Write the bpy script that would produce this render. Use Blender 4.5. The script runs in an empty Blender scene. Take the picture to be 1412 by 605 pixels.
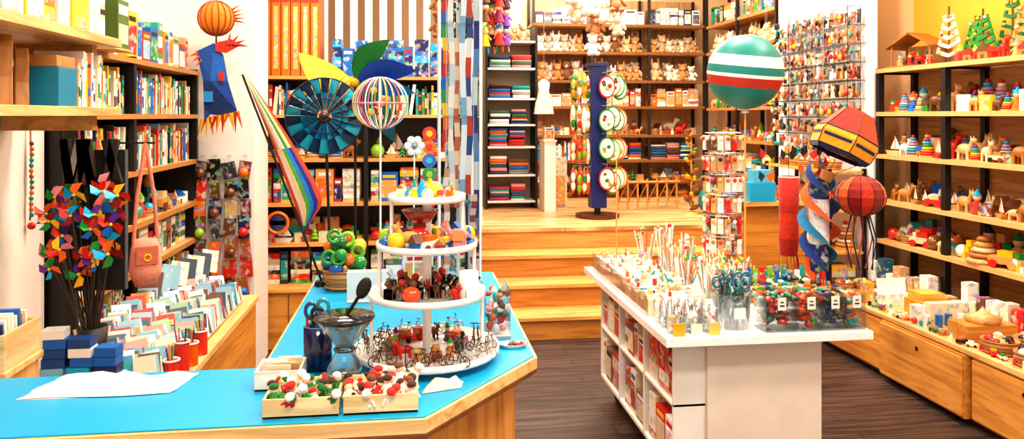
import bpy, math, random
from mathutils import Matrix, Vector
R = random.Random(11)
U = R.uniform
PI = math.pi
sc = bpy.context.scene

# ------------------------------------------------------------ colours
def lin1(c):
    c /= 255.0
    return c/12.92 if c <= 0.04045 else ((c+0.055)/1.055)**2.4
def H(h):
    return (lin1((h >> 16) & 255), lin1((h >> 8) & 255), lin1(h & 255), 1.0)
WHITE=0xf6f2ec; CREAM=0xf3e2c4; WOOD=0xe0a45c; LWOOD=0xeccb98; DWOOD=0xb06c30; BLACK=0x15120f
RED=0xd0281a; ORANGE=0xee6c14; YELLOW=0xf6c21c; GREEN=0x1f8e34; TEAL=0x0f9c96; BLUE=0x1268bc; NAVY=0x14295e
PURPLE=0x6a3594; PINK=0xe88f96; SKY=0x1aa8d8; BROWN=0x6c4224; LIME=0x8ac028; TAN=0xcc9862; GREY=0x9a9a98
BRIGHT=[RED,ORANGE,YELLOW,GREEN,TEAL,BLUE,NAVY,PURPLE,PINK,SKY,LIME]
BOOKS=[WHITE,WHITE,CREAM,RED,ORANGE,YELLOW,GREEN,TEAL,BLUE,NAVY,0xe8d8b8,0xc8b890,0xb02a30,0xe8a050,0x3a2a20,0x8ab8c8,0x5a7a4a,WHITE]
WOODS=[0xe2b06c,0xd29650,0xecc890,0xc07c3c,0xf0d8a8,0x9a5c2c]
WT=[0xe2b06c,0xecc890,0xf0d8a8,0xd29650,RED,YELLOW,GREEN,BLUE,WHITE,0xc07c3c,ORANGE,TEAL]
PLUSH=[0xf4ead8,0xe8c898,0xd09858,0x8a5830,0xf2f0ec,0xe0c0b0,0xc8a880]

# ------------------------------------------------------------ materials
MATS={}
def newmat(name):
    m=bpy.data.materials.new(name); m.use_nodes=True
    nt=m.node_tree; p=nt.nodes['Principled BSDF']
    return m,nt,p
def mk(name,rough=.5,metal=0,var=.18,kind=None,axis=0,coat=0,sheen=0):
    m,nt,p=newmat(name); n=nt.nodes; l=nt.links
    a=n.new('ShaderNodeAttribute'); a.attribute_name='Col'
    tc=n.new('ShaderNodeTexCoord')
    out=a.outputs['Color']
    if kind=='wood':
        mp=n.new('ShaderNodeMapping'); s=[14,14,14]; s[axis]=1.1; mp.inputs['Scale'].default_value=s
        l.new(tc.outputs['Object'],mp.inputs['Vector'])
        no=n.new('ShaderNodeTexNoise'); no.inputs['Scale'].default_value=1.6; no.inputs['Detail'].default_value=5; no.inputs['Distortion'].default_value=1.2
        l.new(mp.outputs[0],no.inputs['Vector'])
        r=n.new('ShaderNodeValToRGB'); r.color_ramp.elements[0].position=.3; r.color_ramp.elements[1].position=.6
        r.color_ramp.elements[0].color=(.58,.42,.26,1); r.color_ramp.elements[1].color=(1.05,1.05,1.05,1)
        l.new(no.outputs['Fac'],r.inputs[0])
        mx=n.new('ShaderNodeMixRGB'); mx.blend_type='MULTIPLY'; mx.inputs[0].default_value=.8
        l.new(out,mx.inputs[1]); l.new(r.outputs[0],mx.inputs[2]); out=mx.outputs[0]
        bp=n.new('ShaderNodeBump'); bp.inputs['Strength'].default_value=.15; bp.inputs['Distance'].default_value=.005
        l.new(no.outputs['Fac'],bp.inputs['Height']); l.new(bp.outputs[0],p.inputs['Normal'])
    elif kind=='print':
        vo=n.new('ShaderNodeTexVoronoi'); vo.inputs['Scale'].default_value=46
        l.new(tc.outputs['Object'],vo.inputs['Vector'])
        hs=n.new('ShaderNodeHueSaturation'); hs.inputs['Saturation'].default_value=.9; hs.inputs['Value'].default_value=.95
        l.new(vo.outputs['Color'],hs.inputs['Color'])
        no=n.new('ShaderNodeTexNoise'); no.inputs['Scale'].default_value=26; no.inputs['Detail'].default_value=4
        l.new(tc.outputs['Object'],no.inputs['Vector'])
        r=n.new('ShaderNodeValToRGB'); r.color_ramp.elements[0].position=.5; r.color_ramp.elements[1].position=.56
        l.new(no.outputs['Fac'],r.inputs[0])
        ml=n.new('ShaderNodeMath'); ml.operation='MULTIPLY'; ml.inputs[1].default_value=.6; l.new(r.outputs[0],ml.inputs[0])
        mx=n.new('ShaderNodeMixRGB'); l.new(ml.outputs[0],mx.inputs[0]); l.new(out,mx.inputs[1]); l.new(hs.outputs[0],mx.inputs[2]); out=mx.outputs[0]
    else:
        no=n.new('ShaderNodeTexNoise'); no.inputs['Scale'].default_value=9; no.inputs['Detail'].default_value=3
        l.new(tc.outputs['Object'],no.inputs['Vector'])
        mr=n.new('ShaderNodeMapRange'); mr.inputs[3].default_value=1-var; mr.inputs[4].default_value=1.04
        l.new(no.outputs['Fac'],mr.inputs[0])
        mx=n.new('ShaderNodeMixRGB'); mx.blend_type='MULTIPLY'; mx.inputs[0].default_value=1
        l.new(out,mx.inputs[1]); l.new(mr.outputs[0],mx.inputs[2]); out=mx.outputs[0]
    l.new(out,p.inputs['Base Color'])
    p.inputs['Roughness'].default_value=rough; p.inputs['Metallic'].default_value=metal
    p.inputs['Coat Weight'].default_value=coat; p.inputs['Sheen Weight'].default_value=sheen
    if kind=='fabric':
        n2=n.new('ShaderNodeTexNoise'); n2.inputs['Scale'].default_value=45; l.new(tc.outputs['Object'],n2.inputs['Vector'])
        bp=n.new('ShaderNodeBump'); bp.inputs['Strength'].default_value=.4; bp.inputs['Distance'].default_value=.01
        l.new(n2.outputs['Fac'],bp.inputs['Height']); l.new(bp.outputs[0],p.inputs['Normal'])
    MATS[name]=m
mk('paint',.45); mk('gloss',.15,coat=.5,var=.06); mk('metal',.22,metal=1,var=.2); mk('fabric',.85,kind='fabric',sheen=.15,var=.25)
mk('foil',.25,metal=.35,var=.05); mk('laminate',.42,var=.05)
mk('woodx',.42,kind='wood',axis=0); mk('woody',.42,kind='wood',axis=1); mk('woodz',.42,kind='wood',axis=2)
mk('print',.3,kind='print'); mk('wall',.8,var=.06)
def mkglass(name,tint,a):
    m,nt,p=newmat(name); n=nt.nodes; l=nt.links; n.remove(p)
    o=[x for x in n if x.type=='OUTPUT_MATERIAL'][0]
    t=n.new('ShaderNodeBsdfTransparent'); t.inputs[0].default_value=tint
    g=n.new('ShaderNodeBsdfGlossy'); g.inputs['Roughness'].default_value=.06
    lw=n.new('ShaderNodeLayerWeight'); lw.inputs[0].default_value=a
    mx=n.new('ShaderNodeMixShader'); l.new(lw.outputs['Facing'],mx.inputs[0]); l.new(t.outputs[0],mx.inputs[1]); l.new(g.outputs[0],mx.inputs[2])
    l.new(mx.outputs[0],o.inputs['Surface']); MATS[name]=m
mkglass('glass',(.95,.98,.99,1),.25)
mkglass('smoke',(.78,.85,.87,1),.32)
def mkfloor(name,c1,c2,c3,bw,bh,rough,rot=0):
    m,nt,p=newmat(name); n=nt.nodes; l=nt.links
    tc=n.new('ShaderNodeTexCoord'); mp=n.new('ShaderNodeMapping'); mp.inputs['Rotation'].default_value=(0,0,rot)
    l.new(tc.outputs['Object'],mp.inputs[0])
    b=n.new('ShaderNodeTexBrick'); b.inputs['Color1'].default_value=c1; b.inputs['Color2'].default_value=c2; b.inputs['Mortar'].default_value=c3
    b.inputs['Scale'].default_value=1; b.inputs['Brick Width'].default_value=bw; b.inputs['Row Height'].default_value=bh; b.inputs['Mortar Size'].default_value=.003
    l.new(mp.outputs[0],b.inputs['Vector'])
    m2=n.new('ShaderNodeMapping'); m2.inputs['Scale'].default_value=(1.2,18,1); l.new(mp.outputs[0],m2.inputs[0])
    no=n.new('ShaderNodeTexNoise'); no.inputs['Scale'].default_value=2.2; no.inputs['Detail'].default_value=6; l.new(m2.outputs[0],no.inputs['Vector'])
    r=n.new('ShaderNodeValToRGB'); r.color_ramp.elements[0].position=.36; r.color_ramp.elements[1].position=.64
    r.color_ramp.elements[0].color=(.34,.31,.29,1); r.color_ramp.elements[1].color=(1.5,1.42,1.36,1); l.new(no.outputs['Fac'],r.inputs[0])
    mx=n.new('ShaderNodeMixRGB'); mx.blend_type='MULTIPLY'; mx.inputs[0].default_value=.9
    l.new(b.outputs['Color'],mx.inputs[1]); l.new(r.outputs[0],mx.inputs[2]); l.new(mx.outputs[0],p.inputs['Base Color'])
    p.inputs['Roughness'].default_value=rough; MATS[name]=m
mkfloor('floor_dark',H(0x50403a),H(0x3e322e),H(0x181210),1.2,.13,.4)
mkfloor('deck',H(0xeabf88),H(0xe0b078),H(0xa06428),1.6,.14,.3)
def mkem(name,col,s):
    m,nt,p=newmat(name); p.inputs['Emission Color'].default_value=col; p.inputs['Emission Strength'].default_value=s; MATS[name]=m
mkem('lamp',(1,.93,.82,1),6)

# ------------------------------------------------------------ mesh builder
def T(x=0,y=0,z=0): return Matrix.Translation((x,y,z))
def RX(a): return Matrix.Rotation(a,4,'X')
def RY(a): return Matrix.Rotation(a,4,'Y')
def RZ(a): return Matrix.Rotation(a,4,'Z')
def S(s,t=None,u=None): return Matrix.Diagonal((s,s if t is None else t,s if u is None else u,1))
CUBE=[(-.5,-.5,-.5),(.5,-.5,-.5),(.5,.5,-.5),(-.5,.5,-.5),(-.5,-.5,.5),(.5,-.5,.5),(.5,.5,.5),(-.5,.5,.5)]
CF=[(0,3,2,1),(4,5,6,7),(0,1,5,4),(1,2,6,5),(2,3,7,6),(3,0,4,7)]
class B:
    def __init__(s,name):
        s.name=name; s.V=[]; s.F=[]; s.C=[]; s.M=[]; s.S=[]; s.slots=[]; s.st=[Matrix.Identity(4)]
    def push(s,m): s.st.append(s.st[-1]@m)
    def pop(s): s.st.pop()
    def add(s,vs,fs,col,mat='paint',smooth=False,m=None):
        Tm=s.st[-1]
        if m is not None: Tm=Tm@m
        b=len(s.V)
        for v in vs: s.V.append((Tm@Vector(v))[:])
        if mat not in s.slots: s.slots.append(mat)
        mi=s.slots.index(mat)
        many=isinstance(col,list)
        for i,f in enumerate(fs):
            s.F.append(tuple(b+k for k in f)); s.C.append(H(col[i]) if many else H(col)); s.M.append(mi); s.S.append(smooth)
    def box(s,x,y,z,sx,sy,sz,col,mat='paint',m=None):   # centre x,y ; base z
        mm=T(x,y,z+sz/2)
        if m is not None: mm=mm@m
        s.add(CUBE,CF,col,mat,False,mm@S(sx,sy,sz))
    def bb(s,x0,x1,y0,y1,z0,z1,col,mat='paint'):
        s.box((x0+x1)/2,(y0+y1)/2,z0,x1-x0,y1-y0,z1-z0,col,mat)
    def sph(s,x,y,z,r,col,mat='paint',ry=None,rz=None,seg=12,ring=8,m=None):
        vs=[(0,0,-1)]; fs=[]
        for i in range(1,ring):
            a=-PI/2+PI*i/ring
            for j in range(seg):
                t=2*PI*j/seg; vs.append((math.cos(a)*math.cos(t),math.cos(a)*math.sin(t),math.sin(a)))
        vs.append((0,0,1)); n=len(vs)-1
        for j in range(seg):
            k=(j+1)%seg; fs.append((0,1+k,1+j)); fs.append((n,n-seg+j,n-seg+k))
            for i in range(ring-2):
                a=1+i*seg; fs.append((a+j,a+k,a+seg+k,a+seg+j))
        mm=T(x,y,z)
        if m is not None: mm=mm@m
        s.add(vs,fs,col,mat,True,mm@S(r,ry or r,rz or r))
    def lathe(s,x,y,z,prof,col,mat='paint',seg=14,m=None,smooth=True):
        vs=[];fs=[];cl=[]
        for (r,h) in prof:
            for j in range(seg):
                t=2*PI*j/seg; vs.append((r*math.cos(t),r*math.sin(t),h))
        for i in range(len(prof)-1):
            for j in range(seg):
                k=(j+1)%seg; fs.append((i*seg+j,i*seg+k,(i+1)*seg+k,(i+1)*seg+j))
                if isinstance(col,list): cl.append(col[i%len(col)])
        mm=T(x,y,z)
        if m is not None: mm=mm@m
        s.add(vs,fs,cl if isinstance(col,list) else col,mat,smooth,mm)
    def cone(s,x,y,z,r0,r1,h,col,mat='paint',seg=10,m=None):
        vs=[]
        for (r,hh) in ((r0,0),(r1,h)):
            for j in range(seg):
                t=2*PI*j/seg; vs.append((r*math.cos(t),r*math.sin(t),hh))
        fs=[(j,(j+1)%seg,seg+(j+1)%seg,seg+j) for j in range(seg)]
        mm=T(x,y,z)
        if m is not None: mm=mm@m
        s.add(vs,fs,col,mat,True,mm)
        s.add(vs,[tuple(range(seg-1,-1,-1)),tuple(range(seg,2*seg))],col,mat,False,mm)
    def rod(s,p,q,r,col,mat='paint',seg=6,r2=None):
        p=Vector(p);q=Vector(q);d=q-p
        if d.length<1e-6: return
        m=T(*p)@d.to_track_quat('Z','Y').to_matrix().to_4x4()
        s.cone(0,0,0,r,r if r2 is None else r2,d.length,col,mat,seg,m)
    def tube(s,pts,r,col,mat='paint',seg=6):
        pts=[Vector(p) for p in pts]; vs=[];fs=[]
        for i,p in enumerate(pts):
            d=(pts[min(i+1,len(pts)-1)]-pts[max(i-1,0)]).normalized()
            q=d.to_track_quat('Z','Y'); rr=r[i] if isinstance(r,list) else r
            for j in range(seg):
                t=2*PI*j/seg; vs.append((p+q@Vector((rr*math.cos(t),rr*math.sin(t),0)))[:])
        for i in range(len(pts)-1):
            for j in range(seg):
                k=(j+1)%seg; fs.append((i*seg+j,i*seg+k,(i+1)*seg+k,(i+1)*seg+j))
        s.add(vs,fs,col,mat,True)
    def ribbon(s,pts,w,col,mat='fabric',side=(1,0,0)):
        sd=Vector(side); vs=[]; fs=[]
        for i,p in enumerate(pts):
            p=Vector(p); ww=w[i] if isinstance(w,list) else w
            vs.append((p-sd*ww/2)[:]); vs.append((p+sd*ww/2)[:])
        for i in range(len(pts)-1): fs.append((2*i,2*i+1,2*i+3,2*i+2))
        s.add(vs,fs,col,mat,True)
    def torus(s,x,y,z,Rr,r,col,mat='paint',m=None,n=16,seg=6,a0=0,a1=2*PI):
        mm=T(x,y,z)
        if m is not None: mm=mm@m
        s.push(mm)
        s.tube([(Rr*math.cos(a0+(a1-a0)*i/n),Rr*math.sin(a0+(a1-a0)*i/n),0) for i in range(n+1)],r,col,mat,seg)
        s.pop()
    def prism(s,pts,z0,z1,col,mat='paint',m=None):
        n=len(pts); vs=[(a,b,z0) for a,b in pts]+[(a,b,z1) for a,b in pts]
        fs=[tuple(range(n-1,-1,-1)),tuple(range(n,2*n))]+[(i,(i+1)%n,n+(i+1)%n,n+i) for i in range(n)]
        s.add(vs,fs,col,mat,False,m)
    def done(s,bevel=0,parent=None):
        me=bpy.data.meshes.new(s.name)
        xs=[v[0] for v in s.V]; ys=[v[1] for v in s.V]; zs=[v[2] for v in s.V]
        o=Vector(((min(xs)+max(xs))/2,(min(ys)+max(ys))/2,min(zs)))
        me.from_pydata([(v[0]-o.x,v[1]-o.y,v[2]-o.z) for v in s.V],[],s.F)
        ca=me.color_attributes.new('Col','FLOAT_COLOR','CORNER')
        arr=[]
        for f,c in zip(s.F,s.C): arr.extend(list(c)*len(f))
        ca.data.foreach_set('color',arr)
        me.polygons.foreach_set('material_index',s.M); me.polygons.foreach_set('use_smooth',s.S)
        for k in s.slots: me.materials.append(MATS[k])
        me.update()
        ob=bpy.data.objects.new(s.name,me); ob.location=o; sc.collection.objects.link(ob)
        if bevel:
            bv=ob.modifiers.new('bevel','BEVEL'); bv.width=bevel; bv.segments=2; bv.limit_method='ANGLE'; bv.harden_normals=False
        return ob
def simple(name,x0,x1,y0,y1,z0,z1,col,mat='wall'):
    b=B(name); b.bb(x0,x1,y0,y1,z0,z1,col,mat); return b.done()

# ------------------------------------------------------------ little goods (local: x along shelf, y=0 front, z up)
def car(b,s,c=None):
    c=c or R.choice(WT); b.box(0,0,s*.18,s*1.2,s*.5,s*.3,c); b.box(s*.05,0,s*.48,s*.6,s*.42,s*.25,R.choice(WT))
    for a in(-.38,.38):
        for e in(-.28,.28): b.cone(a*s,e*s+.0,s*.18,s*.17,s*.17,s*.08,R.choice([BROWN,BLACK,RED,WOOD]),m=RX(PI/2),seg=10)
def animal(b,s,c=None):
    c=c or R.choice(WOODS+[WHITE,BROWN]); b.sph(0,0,s*.5,s*.42,c,ry=s*.2,rz=s*.24)
    for a in(-.25,.25):
        for e in(-.1,.1): b.rod((a*s,e*s,s*.45),(a*s*1.1,e*s,0),s*.07,c)
    b.rod((s*.3,0,s*.55),(s*.46,0,s*.85),s*.12,c,r2=s*.1); b.sph(s*.52,0,s*.88,s*.18,c,ry=s*.12,rz=s*.12)
    for e in(-.07,.07): b.cone(s*.44,e*s,s*.95,s*.05,.002,s*.14,c,seg=5)
    b.rod((-s*.38,0,s*.55),(-s*.55,0,s*.35),s*.04,c)
def doll(b,s,c=None):
    c=c or R.choice(BRIGHT); b.cone(0,0,0,s*.26,s*.1,s*.6,c,'fabric'); b.sph(0,0,s*.72,s*.17,0xf0c8a0)
    b.cone(0,0,s*.78,s*.18,.002,s*.3,R.choice(BRIGHT),'fabric')
    for e in(-1,1): b.rod((e*s*.1,0,s*.52),(e*s*.28,-s*.08,s*.3),s*.05,c)
def rings(b,s,c=None):
    b.cone(0,0,0,s*.4,s*.4,s*.08,WOOD); p=[RED,ORANGE,YELLOW,GREEN,SKY,PURPLE]
    if R.random()<.7: p=R.choice([[0x7a78b8,TEAL,0xa0c8d0,PINK,0xb090c0,SKY],[WOOD,CREAM,DWOOD,LWOOD,WOOD,CREAM],[0x3a78a8,0x58a0c0,0x88c0d0,0xa890c0,PINK,CREAM]])
    for i in range(6):
        r=s*(.36-.045*i); z=s*(.1+.14*i); b.lathe(0,0,z,[(r*.8,0),(r,s*.03),(r,s*.1),(r*.8,s*.13)],p[i],seg=12)
    b.sph(0,0,s*.98,s*.09,RED)
def tree(b,s,c=None):
    c=c or R.choice([GREEN,0x1c7a34,WOOD,LIME]); b.cone(0,0,0,s*.08,s*.06,s*.3,BROWN)
    for i in range(3): b.cone(0,0,s*(.2+.24*i),s*(.34-.08*i),s*.04,s*.32,c)
def ball(b,s,c=None):
    b.sph(0,0,s*.35,s*.35,c or R.choice(BRIGHT),'gloss')
def blocks(b,s,c=None):
    for i in range(3):
        for j in range(3-i): b.box((j-(2-i)/2)*s*.32,0,i*s*.3,s*.29,s*.29,s*.29,R.choice(WT),m=RZ(U(-.2,.2)))
def arch(b,s,c=None):
    p=R.choice([[RED,ORANGE,YELLOW,GREEN,SKY,PURPLE],[0x1a78a8,0x3aa0c0,0x80c8d0,CREAM,0x3aa0c0,0x1a78a8],[DWOOD,WOOD,LWOOD,CREAM,WOOD,DWOOD]])
    for i,cc in enumerate(p):
        b.torus(0,0,0,s*(.55-.075*i),s*.036,cc,m=RX(PI/2),a0=0,a1=PI,n=12)
def house(b,s,c=None):
    c=c or R.choice(WT); b.box(0,0,0,s*.5,s*.4,s*.45,c); b.prism([(-s*.33,s*.42),(s*.33,s*.42),(0,s*.78)],-s*.24,s*.24,R.choice([RED,BROWN,DWOOD,BLUE]),m=RX(PI/2))
    b.box(0,-s*.205,0,s*.13,s*.02,s*.25,BROWN)
def boat(b,s,c=None):
    b.prism([(-s*.35,0),(s*.35,0),(s*.5,s*.2),(-s*.5,s*.2)],-s*.14,s*.14,c or R.choice(WT),m=RX(PI/2)); b.rod((0,0,s*.2),(0,0,s*.95),s*.025,WOOD)
    b.add([(s*.03,0,s*.28),(s*.4,0,s*.3),(s*.03,0,s*.92),(-s*.03,0,s*.28),(-s*.3,0,s*.3),(-s*.03,0,s*.8)],[(0,1,2),(3,4,5)],WHITE)
def smallbox(b,s,c=None):
    b.box(0,0,0,s*.6,s*.5,s*U(.5,.9),c or R.choice(BOOKS),'print',m=RZ(U(-.1,.1)))
def basketk(b,s,c=None): basket(b,s*.38,s*.4,R.choice([TAN,WOOD,DWOOD]),R.choice([WT,BRIGHT,WOODS]))
def teddy(b,s,c=None):
    c=c or R.choice(PLUSH); f='fabric'
    b.sph(0,0,s*.3,s*.22,c,f,rz=s*.28); b.sph(0,-s*.03,s*.7,s*.2,c,f); b.sph(0,-s*.19,s*.65,s*.08,CREAM,f)
    b.sph(0,-s*.265,s*.67,s*.025,BLACK,seg=6,ring=4)
    lop=R.random()<.4
    for e in(-1,1):
        if lop: b.sph(e*s*.16,0,s*.92,s*.06,c,f,ry=s*.04,rz=s*.2)
        else: b.sph(e*s*.16,0,s*.86,s*.08,c,f)
        b.sph(e*s*.27,-s*.08,s*.4,s*.08,c,f,rz=s*.18,m=RY(-e*.6)); b.sph(e*s*.17,-s*.2,s*.1,s*.1,c,f,ry=s*.2)
        b.sph(e*s*.07,-s*.19,s*.75,s*.022,BLACK,seg=6,ring=4)
def basket(b,r,h,c=TAN,fill=None,k=9):
    b.lathe(0,0,0,[(.0,.002),(r*.8,0),(r*.9,h*.5),(r,h),(r*.93,h),(r*.84,h*.5),(r*.75,.006),(0,.006)],c,'woodx',14)
    for i in range(4): b.torus(0,0,h*(.15+.27*i),r*(.84+.05*i)+.002,.0045,DWOOD if i%2 else c,n=14,seg=4)
    if fill:
        for i in range(k):
            a=U(0,6.28); q=r*.65*math.sqrt(R.random()); b.sph(q*math.cos(a),q*math.sin(a),h*U(.75,1.05),r*U(.2,.32),R.choice(fill),seg=8,ring=5)
TOYS=[car,animal,doll,rings,tree,ball,blocks,arch,house,boat,smallbox,smallbox,basketk]
NOC=(rings,arch,blocks,basketk)
def g_toys(b,L,D,Hh,kinds=None,pal=None,size=.8,rows=2):
    for rw in range(rows):
        x=U(.01,.03); y=D*(.2+.62*rw/max(1,rows-1)) if rows>1 else D*.4
        while x<L-.03:
            s=min(Hh*size,.17)*U(.5,.85)*(1+.35*rw/max(1,rows-1) if rows>1 else 1); s=min(s,Hh*.93)
            k=R.choice(kinds or TOYS); w=s*(.85 if k in(car,animal,boat,arch) else .6)
            if x+w>L: break
            b.push(T(x+w/2,y,0)@RZ(U(-.5,.5))); k(b,s,None if k in NOC else (R.choice(pal) if pal else None)); b.pop()
            x+=w+U(.0,.012)
def g_books(b,L,D,Hh,pal=BOOKS,lean=.12):
    x=.005
    while x<L-.035:
        t=U(.007,.026); h=Hh*U(.62,.93); d=D*U(.6,.85); c=R.choice(pal)
        m=RY(U(.06,.14)) if R.random()<lean else None
        b.box(x+t/2+(.5*h*.1 if m else 0),.015+d/2,0.0,t,d,h,c,'paint',m)
        if not m:
            b.box(x+t/2,.0145,h*U(.15,.3),t*.7,.002,h*U(.1,.4),R.choice(BOOKS+[BLACK]))
            b.box(x+t/2,.0145,h*.78,t*.8,.002,h*.07,R.choice(BOOKS))
            b.box(x+t/2,.017+d/2,h-.003,t*.75,d*.97,.0035,WHITE)
        x+=t+(U(0,.002) if R.random()<.9 else U(.01,.04))+(h*.1 if m else 0)
def g_boxes(b,L,D,Hh,pal=BOOKS):
    x=.01
    while x<L-.05:
        w=min(U(.05,.14),L-x-.005); 
        if R.random()<.35:
            z=0
            while z<Hh*.8:
                h=U(.02,.045)
                if z+h>Hh*.92: break
                b.box(x+w/2,.03+D*.4,z,w*U(.9,1),D*.75,h,R.choice(pal),'print'); z+=h+.0005
        else:
            h=Hh*U(.55,.92); c=R.choice(pal); d=D*.6
            b.box(x+w/2,.03+d/2,0,w,d,h,c,'paint'); b.box(x+w/2,.029,h*.12,w*.86,.002,h*.6,R.choice(pal),'print'); b.box(x+w/2,.029,h*.8,w*.7,.002,h*.1,R.choice([RED,BLUE,BLACK,WHITE,YELLOW]))
        x+=w+U(.002,.012)
def g_plush(b,L,D,Hh,pal=None):
    for rw in(1,0):
        x=.03
        while x<L-.06:
            s=min(Hh*.93,.28)*U(.6,1); w=s*.5
            if x+w>L: break
            b.push(T(x+w/2,D*(.35+.3*rw),0)@RZ(U(-.4,.4))); teddy(b,s,R.choice(pal) if pal else None); b.pop(); x+=w*U(.8,1.0)
def g_clothes(b,L,D,Hh,pal=None):
    pal=pal or [NAVY,WHITE,RED,0xc03050,CREAM,BLUE,WHITE,PINK,TEAL,GREY,0x305070,ORANGE,CREAM,BROWN,0xe8c8b8,0x386838,BLACK]
    x=.01
    while x<L-.1:
        w=min(U(.14,.22),L-x-.01); z=0; top=Hh*U(.5,.9)
        while z<top:
            h=U(.014,.036)
            c=R.choice(pal); yy=U(0,.012); b.box(x+w/2+U(-.007,.007),.04+D*.36,z,w*U(.88,.98),D*.72,h,c,'fabric',m=RZ(U(-.05,.05))); b.lathe(x+w/2,.03+yy,z+h/2,[(0,-w*.45),(h*.5,-w*.44),(h*.5,w*.44),(0,w*.45)],c,'fabric',8,m=RY(PI/2)); z+=h
        x+=w+.012
def g_baskets(b,L,D,Hh,fill=None):
    x=.02
    while x<L-.12:
        r=min(U(.06,.09),D*.42); b.push(T(x+r,D*.5,0)); basket(b,r,min(Hh*.5,.08),R.choice([TAN,WOOD,DWOOD]),fill or R.choice([WT,BRIGHT,WOODS])); b.pop(); x+=2*r+U(.01,.02)
def xfL(X,Y,Z): return T(X,Y,Z)@RZ(PI/2)      # shelf facing +X, runs to +Y
def xfR(X,Y,Z): return T(X,Y,Z)@RZ(-PI/2)     # shelf facing -X, runs to -Y
def xfF(X,Y,Z): return T(X,Y,Z)               # shelf facing the camera (-Y)
def goods(name,xf,fn,*a,**k):
    b=B(name); b.push(xf); fn(b,*a,**k); b.done()

# ------------------------------------------------------------ ROOM
CE=3.5
simple('floor',-1.75,3.8,-1.2,8.9,-.1,0,WHITE,'floor_dark')
simple('ceiling',-1.75,3.8,-1.2,8.9,CE,CE+.1,WHITE)
simple('wall_left',-1.75,-1.4,-1.2,3.12,0,CE,0xf4e8dc)
simple('wall_left_rear',-1.75,-1.64,3.12,8.8,0,CE,0xf4e8dc)
simple('wall_pillar',-1.64,-.97,4.86,5.3,0,CE,0xf6efe8)
simple('wall_right',3.62,3.8,-1.2,8.8,0,CE,0xe8c090)
b=B('wall_right_upper'); b.bb(3.6,3.62,2.2,5.1,2.02,CE,0xf2a430,'wall'); b.done()
simple('wall_back',-1.64,3.62,8.75,8.9,0,CE,0xecd0a8)
simple('wall_peg_partition',3.27,3.33,5.12,6.5,0,2.75,0xf4f4f6)
b=B('platform_floor'); b.bb(.47,3.26,6.2,8.75,.0,.65,0xd89c54,'woodx'); b.bb(.47,3.62,6.55,8.75,0,.65,0xd89c54,'woodx')
b.bb(.47,3.26,6.18,6.6,.65,.68,WHITE,'deck'); b.bb(.47,3.61,6.6,8.74,.65,.68,WHITE,'deck'); b.done()
b=B('wooden_steps')
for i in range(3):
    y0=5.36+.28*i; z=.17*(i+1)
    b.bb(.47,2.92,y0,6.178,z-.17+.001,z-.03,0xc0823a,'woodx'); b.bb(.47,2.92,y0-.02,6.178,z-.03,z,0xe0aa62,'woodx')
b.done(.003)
b=B('wooden_bench_riser'); b.bb(-1.62,.45,5.38,5.93,0,.39,0xd49440,'woodx'); b.bb(-1.62,.46,5.36,5.93,.39,.42,0xe4a858,'woodx')
for x in(-.85,-.2): b.bb(x,x+.006,5.374,5.381,.02,.38,0x6a3c14)
b.done(.003)
simple('wall_stair',-1.63,.45,5.95,6.05,0,1.899,0xd8bc98)
simple('wall_upper_landing',-1.63,.42,6.8,6.9,1.9,CE,0xb89878)
b=B('white_balustrade')
for i in range(19): b.bb(-1.6+i*.112,-1.545+i*.112,5.97,6.01,1.95,3.1,WHITE,'paint')
b.bb(-1.62,.46,5.95,6.03,1.9,1.96,WHITE); b.bb(-1.62,.46,5.95,6.03,3.1,3.16,WHITE); b.done()
simple('wall_column',.47,.6,6.62,6.72,.68,CE,WHITE)
simple('wall_post',.40,.46,5.6,5.72,.42,CE,WHITE)

# lamps
def panel(x,y,sx,sy,p,warm=(1,.9,.76)):
    b=B('ceiling_light_panel'); b.bb(x-sx/2,x+sx/2,y-sy/2,y+sy/2,CE-.045,CE-.0,WHITE,'lamp'); b.done()
    li=bpy.data.lights.new('ceiling_light','AREA'); li.shape='RECTANGLE'; li.size=sx; li.size_y=sy; li.energy=p; li.color=warm
    o=bpy.data.objects.new('ceiling_area_light',li); o.location=(x,y,CE-.06); sc.collection.objects.link(o)
panel(.2,.6,1.2,.4,52); panel(1.9,1.6,1.0,.4,40); panel(-.2,3.2,1.0,.3,42); panel(1.7,4.3,1.0,.3,44); panel(-.4,4.9,.8,.25,22)
panel(1.9,6.6,1.4,.4,76); panel(2.7,3.4,.3,1.2,30); panel(1.2,8.0,1.6,.2,34)
w=bpy.data.worlds.new('World'); sc.world=w; w.use_nodes=True
w.node_tree.nodes['Background'].inputs[0].default_value=(1,.95,.88,1); w.node_tree.nodes['Background'].inputs[1].default_value=.72

# ------------------------------------------------------------ NEAR LEFT: wall shelves
for z in(1.6,1.845,2.22):
    b=B('wall_shelf'); b.bb(-1.395,-1.04,1.0,2.9,z,z+.03,0xe4b878,'woody'); b.bb(-1.395,-1.1,2.80,2.84,z-.05,z,0xd0944c,'woody'); b.done(.002)
b=B('carved_wooden_figures')
for i,(y,h) in enumerate(((2.12,.2),(2.2,.19),(2.29,.2),(2.38,.17))):
    b.prism([(-.03,0),(.035,0),(.028,h*.5),(.038,h*.9),(.0,h),(-.028,h*.8),(-.018,h*.4)],-.018,.018,[0x6a3a1c,0xc89860,0xb8834b,0xa97840][i],'woodz',m=T(-1.13,y,1.63)@RZ(PI/2+.5)@RX(PI/2))
b.done(.004)
b=B('wooden_gift_box'); b.box(-1.13,2.53,1.63,.13,.13,.12,0x0f7c9c,'paint'); b.box(-1.13,2.53,1.7505,.12,.13,.035,0xc08a50,'woodx'); b.done(.002)
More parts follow.
